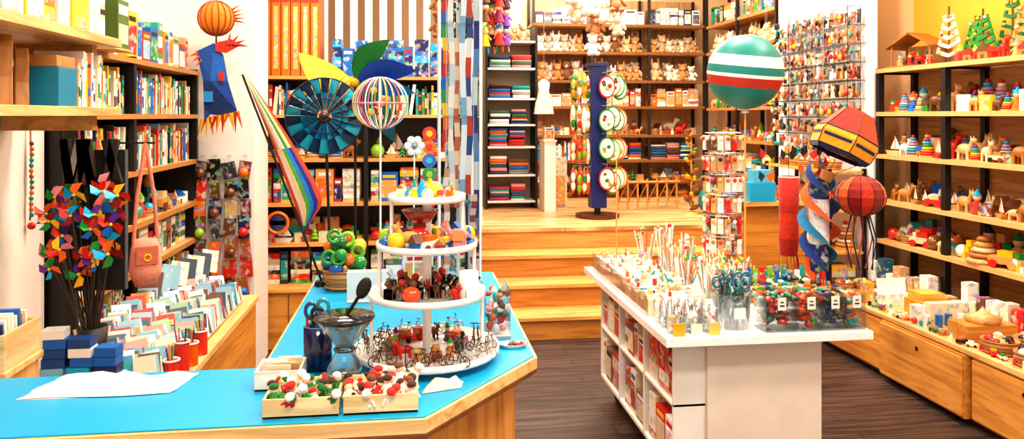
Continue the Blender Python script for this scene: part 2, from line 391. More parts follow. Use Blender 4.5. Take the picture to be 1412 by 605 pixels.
goods('picture_book_row',xfL(-1.07,2.63,1.63),g_books,.26,.22,.2,[WHITE,CREAM,0xe8a050,ORANGE,WHITE,0xf0d0a0],0)
goods('board_game_row',xfL(-1.07,2.1,1.8755),g_boxes,.78,.24,.24,[0xf0e8d8,TEAL,ORANGE,WHITE,0xf0e8d8,YELLOW,0x8ab8c8])
b=B('hanging_bead_necklace')
for y,c in((2.72,RED),(2.98,DWOOD)):
    b.tube([(-1.385,y,1.595),(-1.385,y+.01,1.4),(-1.385,y,1.22)],.0035,c)
    for i in range(14): b.sph(-1.38,y+.003*math.sin(i),1.5-i*.02,.009,R.choice([RED,ORANGE,DWOOD,TEAL,BROWN]),seg=6,ring=4)
    b.sph(-1.38,y,1.2,.014,RED)
b.done()
b=B('wooden_pedestal_cabinet'); b.bb(-1.39,-1.11,2.24,2.44,0,.88,0xe0b070,'woodz'); b.bb(-1.395,-1.1,2.23,2.45,.88,.9,0xe8c080,'woodx'); b.done(.002)
b=B('book_crate')
b.bb(-1.38,-1.105,2.235,2.247,.9,1.0,0xe8c490,'woodx'); b.bb(-1.38,-1.105,2.43,2.442,.9,1.0,0xe8c490,'woodx'); b.bb(-1.117,-1.105,2.247,2.43,.9,1.0,0xe8c490,'woody'); b.bb(-1.38,-1.37,2.247,2.43,.9,1.0,0xe8c490,'woody')
for i in range(9): b.box(-1.24,2.26+i*.019,.905,.22,.012,.12+U(-.01,.02),R.choice([WHITE,NAVY,CREAM,BLUE,0xc8a070,WHITE]),'paint',m=RX(.08))
b.done()

# ------------------------------------------------------------ LEFT BOOKCASE
b=B('black_bookcase')
LZ=[.62,.86,1.08,1.33,1.6,1.86]
for y in(3.15,3.78,4.82):
    for x in(-1.31,-1.61): b.bb(x-.015,x+.015,y-.015,y+.015,0,1.88,BLACK)
    b.bb(-1.6,-1.31,y-.006,y+.006,0,1.88,0x1e1814)
for z in LZ:
    b.bb(-1.62,-1.3,3.15,4.82,z-.012,z+.01,0xe2b070,'woody'); b.bb(-1.3,-1.29,3.15,4.82,z-.014,z+.01,0xb88040)
b.bb(-1.625,-1.615,3.15,4.82,0,1.88,0x3a2a20)
b.done()
for i,z in enumerate(LZ):
    hh=(LZ[i+1]-z-.03) if i<5 else .26
    for (ya,L) in((3.17,.58),(3.8,.99)):
        if z==LZ[3] or (z==LZ[4]): fn,nm=g_books,'paperback_book_row'
        elif i==5: fn,nm=g_boxes,'board_game_stack'
        elif i==2 : fn,nm=(g_toys,'small_toy_row')
        elif i==1: fn,nm=(g_boxes,'puzzle_box_row')
        else: fn,nm=(g_books,'notebook_row')
        goods(nm,xfL(-1.31,ya,z+.0105),fn,L,.28,hh)
b=B('green_game_box'); b.box(-1.22,3.35,1.88,.0+.05,.12,.2,0x4c6a1c,'paint'); b.bb(-1.196,-1.194,3.3,3.4,1.9,1.98,0xe8d8a0,'print'); b.bb(-1.196,-1.194,3.3,3.4,2.02,2.06,WHITE); 
b.bb(-1.3,-1.19,3.25,3.45,1.871,1.88,0xe2b070,'woody')
b.done()
# bench with cards
b=B('low_card_bench'); b.bb(-1.285,-.87,2.62,4.4,0,.57,0xd49440,'woody'); b.bb(-1.285,-.855,2.6,4.42,.57,.6,0xeec080,'woody'); b.done(.003)
cp=[WHITE,WHITE,CREAM,0xa8c8d8,0x90b0c4,0xd8c8b0,0x3a90b8,0xe0a898,0xa8c8a0,0x2a4a60,0x80b8c8,0xe8a040,0x6a4a3a,0xc84838,0x506878]
b=B('greeting_card_rack')
b.bb(-1.24,-.92,2.74,4.3,.6,.62,WHITE)
for r,(x,z) in enumerate(((-1.2,.69),(-1.11,.665),(-1.02,.645),(-.94,.622))):
    b.bb(x-.04,x+.04,2.75,4.28,.62,z,0xe8e0d8)
    y=2.84
    while y<4.2:
        k=R.random(); h=U(.07,.13); m=RZ(U(.35,.85))@RX(-.4)@RY(U(-.1,.1)); c=R.choice(cp)
        b.box(x,y,z-.002,.075,.0035,h,c,'paint',m=m)
        if k<.6: b.box(x,y-.0035,z+h*.2,.06,.0035,h*.6,R.choice(BOOKS+BRIGHT),'print',m=m)
        y+=U(.008,.022)
b.done()
b=B('notebook_display_easels')
for i in range(8):
    y=3.72+i*.08; x=-1.2+.016*i
    b.box(x,y,.76,.085,.006,.12,R.choice([WHITE,CREAM,0x223a50,0x6a3a30,0xc8b090,0x88b8c8]),'print' if i%2 else 'paint',m=RX(-.5)@RZ(.5))
    b.rod((x,y,.66),(x,y+.02,.84),.004,BLACK)
b.done()
b=B('stationery_packs')
for i in range(44):
    x=U(-1.22,-.92)
    b.box(x,2.665+.012*(i%5),.602,.045,.012,U(.05,.13),R.choice([WHITE,SKY,NAVY,CREAM,RED,TEAL,0xd8b080,WHITE]),'print',m=RZ(U(-.3,.3))@RX(-.25))
b.done()
b=B('bead_garland')
for k in range(3):
    for i in range(32): b.sph(-1.26+i*.012,2.612+.017*k,.612+.006*math.sin(i*1.3+k),.011,R.choice([WT[1],RED,CREAM,TEAL,DWOOD]),seg=6,ring=4)
b.done()
b=B('red_pencil_tins')
for (x,y,h) in((-.885,2.95,.1),(-.885,3.08,.13),(-.885,3.2,.09),(-.885,3.34,.1)):
    b.cone(x,y,.6,.028,.028,h,R.choice([RED,0xe04030,ORANGE]),'gloss'); b.torus(x,y,.6+h,.028,.004,WHITE)
    for i in range(5): b.rod((x+U(-.01,.01),y+U(-.01,.01),.62),(x+U(-.03,.03),y+U(-.03,.03),.62+h+.03),.003,R.choice(BRIGHT))
b.done()
# foil pinwheel bouquet
def pinwheel(b,x,y,z,r,cols,n=4,m=None,mat='foil'):
    b.push(T(x,y,z)@(m or Matrix.Identity(4)))
    for i in range(n):
        a=2*PI*i/n; da=2*PI/n
        p=[(0,-.004,0),(r*math.cos(a),0,r*math.sin(a)),(r*.78*math.cos(a+da*.42),-.22*r,r*.78*math.sin(a+da*.42)),(r*.45*math.cos(a+da*.75),-.28*r,r*.45*math.sin(a+da*.75)),(r*.35*math.cos(a+.1),-.05*r,r*.35*math.sin(a+.1))]
        b.add(p,[(0,1,2),(0,2,3),(0,4,1)],cols[i%len(cols)],mat)
    b.sph(0,-.2*r,0,r*.12,YELLOW,seg=8,ring=5); b.pop()
b=B('foil_pinwheel_bouquet')
b.lathe(-1.12,2.85,.7,[(.0,.001),(.04,0),(.05,.16),(.045,.16),(.035,.01)],0x241c18)
b.box(-1.12,2.89,.98,.2,.03,.5,0x1c1614,'fabric')
for i in range(38):
    x=-1.12+U(-.115,.12); y=2.81+U(-.05,.02); z=U(1.04,1.38)
    b.rod((-1.12+U(-.02,.02),2.84+U(-.02,.02),.8),(x,y,z),.0025,0x403830)
    pinwheel(b,x,y-.015,z,U(.04,.055),R.sample([RED,ORANGE,YELLOW,GREEN,BLUE,ORANGE,SKY,RED,0x8a1c1c,PINK,PURPLE],4),4,RZ(U(-.4,.6))@RY(U(0,1)))
for i in range(9):
    x=-1.12+U(-.09,.09); b.tube([(-1.12,2.85,.9),(x,2.85,1.2),(x-.03,2.87,1.56)],.004,BLACK)
    b.box(x,2.85,1.36,.03,.02,.16,R.choice([BLACK,0x2a2420,0x554030,0xa8a098]),'paint',m=RY(U(-.3,.3)))
b.done()
b=B('blue_craft_boxes')
for k in range(3):
    for i in range(5-k): b.box(-1.2+.085*k+U(-.006,.006),2.765,.6005+.12+i*.032,.072,.06,.03,R.choice([BLUE,SKY,NAVY,WHITE,0x1a4a8a,0x80c0d8]),'paint',m=RZ(U(-.08,.08)))
b.bb(-1.245,-.985,2.735,2.795,.6,.72,0xe8e0d8)
for i in range(16): b.box(-1.235+.0155*i,2.733,.63,.011,.003,U(.05,.085),R.choice([WHITE,SKY,RED,NAVY,CREAM]))
b.done()
b=B('pink_fabric_shoulder_bag')
b.push(T(-1.19,3.6,.84)@RZ(.5))
b.lathe(0,0,0,[(0,-.005),(.045,0),(.07,.07),(.062,.17),(.05,.21),(0,.215)],0xf0a088,'fabric',12,m=S(1,.5,1))
b.box(0,-.032,.1,.09,.012,.08,0xd87058,'fabric'); b.torus(0,-.038,.13,.014,.004,YELLOW,m=RX(PI/2))
for e in(-1,1): b.tube([(e*.05,0,.19),(e*.035,0,.4),(0,0,.64)],.009,0xe88870,'fabric')
b.pop(); b.rod((-1.3,3.6,1.48),(-1.15,3.6,1.48),.005,BLACK); b.done()
# kite figure: orange ball head, blue coat
b=B('scarecrow_wind_kite')
x,y=-1.12,4.55
b.rod((x,y,2.24),(x,y,CE),.0025,BLACK)
b.sph(x,y,2.16,.098,0xe88818,'fabric',seg=16,ring=10)
for i in range(8): b.torus(x,y,2.16,.1,.004,0xa84808,m=RZ(i*PI/8)@RX(PI/2),n=20,seg=4)
for i in range(5): b.cone(x+.07+.006*i,y,2.2-.012*i,.01,.001,.07,0xd86010,m=RY(1.0+.2*i),seg=4)
b.rod((x,y,2.07),(x,y,1.98),.005,BLACK)
fr=[(-.11,0,1.97),(-.01,0,2.02),(.04,0,1.95),(.07,-.02,1.8),(.12,-.02,1.63),(.04,.01,1.6),(-.03,-.01,1.61),(-.06,-.02,1.56),(-.065,-.03,1.8),(-.02,-.045,1.8)]
b.add([(x+p[0],y+p[1],p[2]) for p in fr],[(0,8,9,1),(1,9,3,2),(9,5,4,3),(8,7,6,9),(9,6,5)],[0x0f4c9c,0x1258ac,0x123f8e,0x103a80,0x0c3068],'fabric')
b.box(x-.03,y-.055,1.68,.05,.003,.06,0x2a8ad0,'fabric'); b.box(x+.04,y-.05,1.8,.03,.003,.05,0xc03020,'fabric')
b.add([(x-.0,y-.02,2.02),(x+.09,y-.02,2.04),(x+.13,y-.02,2.0),(x+.06,y-.02,1.96),(x+.0,y-.02,1.97)],[(0,1,2,3,4)],0xc83020,'fabric')
for k in range(4): b.cone(x+.07+.014*k,y-.02,2.01,.012,.001,.07,0xc83020,m=RY(.2+.5*k),seg=4)
for k in range(4): b.cone(x-.1+.012*k,y-.01,1.96-.02*k,.01,.001,.05,ORANGE,m=RY(-2.0-.2*k),seg=4)
for i in range(15):
    b.cone(x-.07+i*.0135,y-.01,1.585+.003*i,.011,.001,U(.07,.13),R.choice([ORANGE,0xe85a18,YELLOW,0xb83010]),m=RX(PI)@RY(U(-.35,.35)),seg=4)
b.done()
# hanging toys & packs on pillar
b=B('hanging_toy_packs')
for i in range(32):
    xx=-1.27+(i%4)*.085+U(-.01,.01); z=1.26-(i//4)*.12
    b.rod((xx,4.855,z+.1),(xx,4.76,z+.1),.003,GREY)
    b.box(xx,4.79+.01*(i%3),z-.04,U(.055,.08),.02,U(.1,.14),R.choice([BLACK,ORANGE,0x303840,0xa85a30,BROWN,GREEN,RED,NAVY,BROWN,0xc8a070]),'print',m=RY(U(-.2,.2)))
    if i%3==0: b.sph(xx,4.765,z,.03,R.choice([ORANGE,RED,BROWN,LIME,BLUE]),'gloss',seg=8,ring=6)
b.done()

# ------------------------------------------------------------ SHELF BEHIND COUNTER (facing camera)
b=B('toy_shelf_unit')
SZ=[.70,.98,1.29,1.6,1.87]
for x in(-1.09,-.33,.39):
    for y in(5.47,5.85): b.bb(x-.015,x+.015,y-.015,y+.015,.42,1.88,BLACK)
for z in SZ: b.bb(-1.1,.4,5.46,5.86,z-.012,z+.01,0xe2a860,'woodx')
b.bb(-1.1,.4,5.87,5.885,.42,1.88,0x3a281c); b.done()
for i,z in enumerate([.4205]+[q+.0105 for q in SZ[:-1]]):
    hh=[.25,.25,.28,.28,.24][i]
    for xa in(-1.07,-.31):
        goods(['craft_kit_row','soft_toy_row','craft_kit_row','soft_toy_row','storybook_row'][i],xfF(xa,5.49,z),[g_boxes,g_toys,g_boxes,g_toys,g_books][i],.7,.33,hh)
b=B('throwing_ring_toy'); b.torus(-.93,5.44,.86,.07,.012,ORANGE,'gloss',m=RX(PI/2),n=24); b.cone(-.93,5.452,.86,.055,.055,.012,0x1a2a60,'gloss',20,m=RX(PI/2)); b.box(-.93,5.445,.845,.1,.01,.03,0xe84818); b.rod((-.93,5.452,.93),(-.93,5.458,.97),.004,BLACK); b.done()
b=B('orange_game_box_row')
for i in range(6): 
    b.box(-1.02+i*.067,5.65,1.8805,.06,.3,.6,0xec7008,'paint'); b.box(-1.02+i*.067,5.4985,1.93,.03,.002,.44,0xf8b060,'print'); b.box(-1.02+i*.067,5.4985,2.4,.05,.002,.035,RED)
b.done()
goods('blue_game_box_row',xfF(-.58,5.5,1.8805),g_boxes,.9,.3,.3,[NAVY,BLUE,0x2a4a80,NAVY,SKY])

# ------------------------------------------------------------ COUNTER
b=B('blue_top_counter')
out=[(-1.385,1.78),(.03,1.78),(.36,2.2),(.36,3.42),(-.42,3.42),(-.42,2.2),(-1.385,2.2)]
ins=[(-1.38,1.788),(.026,1.788),(.352,2.203),(.352,3.412),(-.412,3.412),(-.412,2.192),(-1.38,2.192)]
bod=[(-1.38,1.86),(-.0,1.86),(.3,2.24),(.3,3.38),(-.37,3.38),(-.37,2.14),(-1.38,2.14)]
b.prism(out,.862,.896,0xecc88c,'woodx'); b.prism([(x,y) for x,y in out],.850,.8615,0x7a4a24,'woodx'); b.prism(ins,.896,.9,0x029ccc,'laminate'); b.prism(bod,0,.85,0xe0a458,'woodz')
b.done(.0015)
CT=.9005
b=B('paper_bag')
nx,ny=22,10; vs=[];fs=[]
for j in range(ny):
    for i in range(nx):
        u=i/(nx-1);v=j/(ny-1); ed=min(u,1-u,v,1-v)
        vs.append((-.97+.36*u+.03*v+.006*math.sin(9*v),2.015+.145*v+.006*math.sin(7*u),CT+.001+.016*min(1,ed*7)+(.009*math.sin(9*u+5*v)*math.sin(7*v+3*u)+.006*math.sin(23*u-6*v))*min(1,ed*6)+.001))
for j in range(ny-1):
    for i in range(nx-1): fs.append((j*nx+i,j*nx+i+1,(j+1)*nx+i+1,(j+1)*nx+i))
b.add(vs,fs,WHITE,'paint',True); b.add([(v[0],v[1],CT) for v in (vs[0],vs[nx-1],vs[-1],vs[-nx])],[(3,2,1,0)],WHITE); b.done()
def crate(name,x0,x1,y0,y1,h,col,fill):
    b=B(name); t=.006
    b.bb(x0,x1,y0,y1,CT,CT+.006,col,'woodx')
    b.bb(x0,x1,y0,y0+t,CT,CT+h,col,'woodx'); b.bb(x0,x1,y1-t,y1,CT,CT+h,col,'woodx'); b.bb(x0,x0+t,y0+t,y1-t,CT,CT+h,col,'woody'); b.bb(x1-t,x1,y0+t,y1-t,CT,CT+h,col,'woody')
    fill(b,x0,x1,y0,y1,h); b.done(.001)
def dolls(b,x0,x1,y0,y1,h,green=True):
    for j in range(4):
        for i in range(6):
            x=x0+.018+(x1-x0-.036)*i/5+U(-.004,.004); y=y0+.018+(y1-y0-.036)*j/3
            b.push(T(x,y,CT+.012+U(0,.014))@RZ(U(0,6))@RX(U(-.9,.9)))
            c=R.choice([WHITE,WHITE,0x2a7a30 if green else WHITE,RED,0x2a8a3a if green else 0xc82a20,CREAM]); b.cone(0,0,0,.016,.008,.032,c,'fabric',8); b.sph(0,0,.038,.011,0xf4d0a8,seg=8,ring=6)
            b.sph(0,.002,.043,.0125,R.choice([RED,0x4a2a18,WHITE,0x1a6a24 if green else BROWN]),'fabric',seg=8,ring=5,rz=.009)
            b.sph(.006,-.012,.015,.006,R.choice([RED,BLACK,WHITE]),seg=6,ring=4)
            for e in(-1,1): b.rod((e*.01,0,.026),(e*.018,-.006,.012),.003,c)
            b.pop()
crate('wooden_doll_crate',-.345,-.172,1.815,1.965,.045,0xf0d8a4,lambda *a:dolls(*a,green=True))
crate('wooden_doll_crate',-.162,.012,1.815,1.965,.045,0xf0d8a4,lambda *a:dolls(*a,green=False))
def cards(b,x0,x1,y0,y1,h):
    for i in range(7): b.box((x0+x1)/2+U(-.02,.02),y0+.02+i*.012,CT+.007,.06,.003,.055,R.choice([WHITE,CREAM,TAN]),'paint',m=RX(.2))
crate('white_sticker_tray',-.40,-.285,2.0,2.11,.05,0xf4ece0,cards)
b=B('glass_pour_over_coffee_maker')
cx,cy=-.178,2.035
b.lathe(cx,cy,CT,[(.0,.003),(.042,.002),(.048,.01),(.045,.045),(.022,.085),(.02,.095),(.045,.13),(.074,.165),(.076,.168),(.07,.164),(.04,.13),(.017,.094)],0xffffff,'smoke',24)
b.lathe(cx,cy,CT,[(0,.004),(.036,.004),(.036,.012),(.028,.014),(.036,.018),(.036,.028),(0,.03)],0xc8ccd0,'metal',20)
b.lathe(cx,cy,CT,[(.02,.1),(.042,.13),(.071,.166),(.066,.166),(.038,.13),(.016,.1)],0xc8c4be,'paint',24)
b.lathe(cx,cy,CT,[(0,.172),(.078,.170),(.08,.174),(.078,.178),(0,.18)],0x1a1a1e,'gloss',24)
b.torus(cx,cy,CT+.09,.024,.005,0x777777,'metal'); b.rod((cx,cy,CT+.17),(cx+.045,cy-.01,CT+.24),.005,BLACK); b.sph(cx+.05,cy-.01,CT+.25,.018,BLACK,ry=.006,rz=.03,m=RY(.4)); b.done()
b=B('navy_mug_with_scissors')
mx_,my_=-.262,2.165
b.lathe(mx_,my_,CT,[(0,.002),(.036,.001),(.039,.006),(.039,.12),(.035,.12),(.034,.01),(0,.01)],0x0c1648,'gloss',20)
b.torus(mx_,my_,CT+.119,.037,.002,SKY)
for i,(dx,dz,c) in enumerate(((-.018,.16,0x1c3a6a),(.014,.17,0x1c8a9a),(0,.15,BLACK))):
    b.torus(mx_+dx,my_-.005*i,CT+dz,.016,.005,c,'gloss',m=RX(PI/2)@S(1,1.3,1)); b.rod((mx_+dx,my_,CT+.02),(mx_+dx,my_-.005*i,CT+dz-.015),.005,0xb0b0b0,'metal')
b.rod((mx_+.02,my_,CT+.02),(mx_+.03,my_,CT+.165),.004,WOOD); b.rod((mx_-.025,my_,CT+.02),(mx_-.03,my_,CT+.15),.004,RED); b.done()

# tiered tray display
b=B('tiered_white_tray_display')
tx,ty=.04,2.215
TI=[(.205,.925),(.165,1.085),(.142,1.225),(.108,1.36)]
b.cone(tx,ty,CT,.12,.11,.02,WHITE,'gloss',24)
for r,z in TI: b.lathe(tx,ty,z,[(0,-.004),(r,-.004),(r+.004,0),(r+.004,.016),(r-.001,.016),(r-.002,.002),(0,.002)],WHITE,'gloss',36)
b.cone(tx,ty,CT+.02,.013,.013,.445,WHITE,'gloss')
for k in range(3):
    r=min(TI[k][0],TI[k+1][0])-.006
    for a in(PI+.15,-.15,PI/2): b.rod((tx+r*math.cos(a),ty+r*math.sin(a),TI[k][1]),(tx+r*math.cos(a),ty+r*math.sin(a),TI[k+1][1]),.0055,WHITE,'gloss',8)
b.done()
def bike(b,s,c=0xb8a890):
    for e in(-1,1):
        b.torus(e*s*.5,0,s*.32,s*.3,s*.035,c,'metal',m=RX(PI/2),n=14,seg=5)
        for k in range(3): b.rod((e*s*.5-s*.28*math.cos(k),0,s*.32-s*.28*math.sin(k)),(e*s*.5+s*.28*math.cos(k),0,s*.32+s*.28*math.sin(k)),s*.015,c,'metal',4)
    P=[(-s*.5,0,s*.32),(-s*.15,0,s*.8),(s*.35,0,s*.8),(s*.5,0,s*.32),(0,0,s*.3),(-s*.15,0,s*.8)]
    for i in range(5): b.rod(P[i],P[i+1],s*.03,c,'metal',5)
    b.rod((s*.3,0,s*.8),(s*.28,0,s*1.05),s*.03,c,'metal'); b.rod((s*.28,-s*.2,s*1.05),(s*.28,s*.2,s*1.05),s*.03,BLACK); b.sph(-s*.17,0,s*.88,s*.12,BLACK,ry=s*.07,rz=s*.05)
b=B('miniature_metal_bicycles')
for i in range(22):
    a=PI+ i*2*PI/22; r=.145+.04*(i%2); b.push(T(tx+r*math.cos(a),ty+r*math.sin(a),.9275)@RZ(U(0,3))); bike(b,U(.035,.055),R.choice([0x685848,0x504840,0xa8a098,0x885028,0xc8c0b8])); b.pop()
for i in range(14):
    a=PI+i*PI/7; b.push(T(tx+.1*math.cos(a),ty+.1*math.sin(a),.9275)@RZ(U(0,6))); [car,doll,animal,smallbox][i%4](b,.05,R.choice([RED,0x808080,DWOOD,BLACK,BROWN])); b.pop()
b.done()
b=B('wind_up_metal_toys')
for i in range(40):
    a=U(0,6.28); r=U(.03,.145); x=tx+r*math.cos(a); y=ty+r*math.sin(a); b.push(T(x,y,1.0875)@RZ(a))
    k=i%4
    if k==0: b.torus(0,0,.018,.014,.004,0xa8a8a8,'metal',m=RX(PI/2)); b.cone(0,0,0,.012,.012,.025,0x989088,'metal')
    elif k==1: b.cone(0,0,0,.014,.008,.04,R.choice([0xc8c0b8,BLACK,0x604030]),'metal'); b.sph(0,0,.045,.012,R.choice([BROWN,BLACK,RED]))
    elif k==2: b.box(0,0,0,.03,.022,.03,R.choice([WOOD,BLACK,0x909090]),'metal',m=RZ(a)); b.rod((0,0,.03),(.015,0,.05),.003,0xd0d0d0,'metal')
    else: animal(b,.05,R.choice([BROWN,0x808080,BLACK,RED]))
    b.pop()
b.sph(tx-.045,ty-.12,1.112,.026,0xee4a1c,'gloss',rz=.022); b.done()
b=B('white_ceramic_cup'); b.lathe(tx+.115,ty-.07,1.0875,[(0,.001),(.026,0),(.027,.004),(.028,.075),(.025,.075),(.024,.006),(0,.006)],WHITE,'gloss',20); b.done()
b=B('small_wooden_toys')
for i in range(24):
    a=i*2*PI/24; r=.1+.022*(i%2); b.push(T(tx+r*math.cos(a),ty+r*math.sin(a),1.2275)@RZ(U(0,6))); R.choice([doll,ball,car,house,animal,tree,smallbox])(b,U(.04,.075),R.choice([RED,LIME,YELLOW,WHITE,PINK,BLUE,WOOD,BLACK,GREEN,SKY])); b.pop()
b.sph(tx-.02,ty-.05,1.2275+.03,.03,RED,'gloss'); b.sph(tx-.03,ty-.08,1.2275+.02,.02,BROWN,'gloss')
b.lathe(tx-.02,ty-.0,1.29,[(0,0),(.03,.005),(.055,.04),(.05,.04),(0,.01)],0xa02818,'gloss'); b.cone(tx-.02,ty,1.228,.02,.02,.065,0xa02818)
b.done()
b=B('miniature_bath_toys')
for i in range(12):
    a=i*2*PI/12; r=.072; b.push(T(tx+r*math.cos(a),ty+r*math.sin(a),1.3625)@RZ(U(0,6))); [doll,ball,house,animal][i%4](b,U(.035,.055),R.choice([YELLOW,SKY,CREAM,ORANGE,WOOD,PINK])); b.pop()
b.cone(tx-.015,ty-.04,1.3625,.024,.003,.06,0x1c9ad8,'gloss'); b.sph(tx+.02,ty-.04,1.3625+.026,.026,0xe8d040,'gloss'); b.box(tx-.07,ty-.03,1.3625,.035,.03,.03,0xf0d8b0); b.done()
b=B('keyring_display_box')
x0,x1,y0,y1=.225,.305,2.38,2.56
for (a,c,d,e) in((x0,x1,y0,y0+.003),(x0,x1,y1-.003,y1),(x0,x0+.003,y0,y1),(x1-.003,x1,y0,y1)): b.bb(a,c,d,e,CT,CT+.15,WHITE,'glass')
b.bb(x0,x1,y0,y1,CT,CT+.008,WHITE)
for i in range(60): b.sph(U(x0+.012,x1-.012),U(y0+.015,y1-.015),CT+U(.02,.13),.012,R.choice([PINK,RED,WHITE,TEAL,BROWN,0x909090,ORANGE,WHITE]),seg=7,ring=5,rz=U(.008,.018))
b.done()
b=B('oval_metal_tray'); b.lathe(.3,2.29,CT,[(0,.002),(.035,.002),(.045,.012),(.047,.012),(.037,0)],0xd8d8d8,'metal',24,m=S(1,.6,1)); 
for i in range(10): b.sph(.3+U(-.03,.03),2.29+U(-.015,.015),CT+.01,.008,R.choice([BROWN,GREY,RED,WHITE]),seg=6,ring=4)
b.done()
b=B('crumpled_napkin'); 
vs=[];fs=[]
for j in range(8):
    for i in range(12):
        u,v=i/11,j/7; ed=min(u,1-u,v,1-v); vs.append((.022+.1*u+.01*v,1.93+.045*v+.03*u,CT+.001+.02*abs(math.sin(6*u+4*v))*min(1,5*ed)+.006*min(1,5*ed)))
for j in range(7):
    for i in range(11): fs.append((j*12+i,j*12+i+1,(j+1)*12+i+1,(j+1)*12+i))
b.add(vs,fs,0xf4dccc,'fabric',True); b.done()
# far end of counter: toy basket, pinwheels
b=B('wicker_basket_of_toys'); b.push(T(-.28,3.16,CT)); basket(b,.085,.08,TAN)
for i in range(26):
    a=U(0,6.28); q=.07*math.sqrt(R.random()); b.sph(q*math.cos(a),q*math.sin(a),U(.07,.2),U(.018,.03),R.choice([LIME,GREEN,GREEN,YELLOW,ORANGE,0x186a28,BLUE]),'gloss',seg=10,ring=6)
for i in range(6): b.torus(U(-.06,.06),U(-.07,0),U(.12,.22),.024,.008,R.choice([GREEN,LIME,GREEN]),'gloss',m=RX(PI/2+U(-.4,.4)))
b.pop(); b.done()
b=B('folded_white_sign'); b.box(-.17,2.9,CT,.15,.003,.12,WHITE,m=RX(.2)); b.box(-.17,2.92,CT,.15,.003,.12,WHITE,m=RX(-.2)); b.done()
goods('small_toy_box_row',xfF(-.12,3.1,CT),g_boxes,.3,.1,.16)
b=B('blue_windmill_spinner')
x,y,z=-.37,3.28,1.6
n=22
for i in range(n):
    a=2*PI*i/n; da=2*PI/n*.92; c=[0x0a6a94,0x1090b4,0x083c70,0x0e7aa0][i%4]
    P=[]
    for (rr,aa,yy) in((.03,0,0),(.1,0,-.006),(.16,0,0),(.16,da,.02),(.1,da,.014),(.03,da,.006)):
        P.append((x+rr*math.cos(a+aa),y+yy,z+rr*math.sin(a+aa)))
    b.add(P,[(0,1,4,5),(1,2,3,4)],[c,0x0a2c50 if i%2 else 0x18a8c4],'paint')
    b.rod((x,y-.008,z),(x+.16*math.cos(a),y-.008,z+.16*math.sin(a)),.0012,BLACK,seg=4)
b.torus(x,y,z,.161,.003,0x0a2a50,m=RX(PI/2),n=40); b.torus(x,y-.008,z,.075,.0025,0x0a2a50,m=RX(PI/2),n=30)
b.sph(x,y-.02,z,.016,0x101828,'gloss'); b.sph(x,y-.015,z,.022,0x803030,'gloss',ry=.006)
b.rod((x,y+.03,z+.0),(-.345,3.3,CT),.006,BLACK); b.rod((x,y-.02,z),(x,y+.03,z),.005,BLACK); b.cone(-.345,3.3,CT,.04,.035,.02,BLACK); b.done()
b=B('leaf_blade_pinwheel')
x,y,z=-.25,3.36,1.745
def leaf(b,x,y,z,L,w,ang,c,curl=.05,mat='paint'):
    vs=[];fs=[];n=12
    for i in range(n+1):
        t=i/n; ww=w*math.sin(PI*min(1,t**.75))**.8 if 0<t<1 else 0
        a=ang+.35*t
        px,pz=L*t*math.cos(a),L*t*math.sin(a); nx,nz=-math.sin(a),math.cos(a)
        for s_ in(0,1): vs.append((x+px+nx*ww*s_,y-curl*math.sin(PI*t)*s_,z+pz+nz*ww*s_))
    for i in range(n): fs.append((2*i,2*i+1,2*i+3,2*i+2))
    b.add(vs,fs,c,mat,False)
leaf(b,x,y,z,.27,.1,-.15,0x1040a0); leaf(b,x,y-.01,z-.02,.26,.08,-.45,0x1068b0); leaf(b,x,y,z,.24,.1,.55,0x14782c); leaf(b,x,y,z,.27,.12,2.3,0xf4c820); leaf(b,x,y,z,.22,.09,3.3,0xf0a018); leaf(b,x,y,z-.02,.3,.1,-1.3,0x08606c)
b.rod((x,y+.02,CT),(x,y+.02,z),.006,BLACK); b.cone(x,y+.02,CT,.035,.03,.02,BLACK); b.sph(x,y-.01,z,.02,YELLOW); b.rod((x,y+.02,z),(x,y-.01,z),.005,BLACK); b.done()
b=B('wire_sphere_whirligig')
x,y,z=-.125,2.98,1.65
for i in range(12):
    b.push(T(x,y,z)@RZ(i*PI/12)@RX(PI/2)); b.torus(0,0,0,.105,.0028,[WHITE,YELLOW,0xd8b0a8,0xc05070,WHITE,0x80b8c8][i%6],'gloss',n=28,m=S(1,.95,1)); b.pop()
b.torus(x,y,z,.105,.003,PINK,'gloss'); b.rod((x,y,z+.1),(x,y,CT),.004,WHITE); b.cone(x,y,CT,.03,.025,.015,WHITE)
for k in range(9): b.sph(x+U(-.04,.04),y+U(-.04,.04),z+U(-.06,.05),.014,R.choice([YELLOW,PINK,ORANGE,0x8a3050]))
b.done()
b=B('rainbow_feather_flag')
P0=Vector((-.375,3.22,.92)); P1=Vector((-.69,3.22,1.77))
b.rod(P0,P1,.005,BLACK); b.cone(-.375,3.22,CT,.03,.025,.02,BLACK)
cols=[0xe84818,0xf8e8d0,0xf4d8a0,0x58a838,0x1878c0,0x1a2a80,0xc84020]; n=22; vs=[];fs=[];cl=[]
for i in range(n+1):
    t=.27+.73*i/n; p=P0.lerp(P1,t); q=(1-t)/.73; w=.11*min(1,q*1.35)**.8*min(1,(t-.27)*9+.25)
    for k in range(8): vs.append((p.x+.01+w*k/7,p.y-.03*math.sin(PI*k/7)+.01*math.sin(12*t),p.z+.18*w*k/7))
for i in range(n):
    for k in range(7): fs.append((i*8+k,i*8+k+1,i*8+9+k,i*8+8+k)); cl.append(cols[k] if i<11 else [0xd84018,0xf0a060,0xf8e8d0,0xf8e8d0,0x3a8a50,0xf0c880,0xd84018][k])
b.add(vs,fs,cl,'fabric',True); b.done()
b=B('rainbow_disc_mobile')
x,y=.06,2.84
b.rod((x,y+.012,CT),(x,y+.012,1.56),.004,WHITE); b.cone(x,y+.012,CT,.03,.025,.015,WHITE)
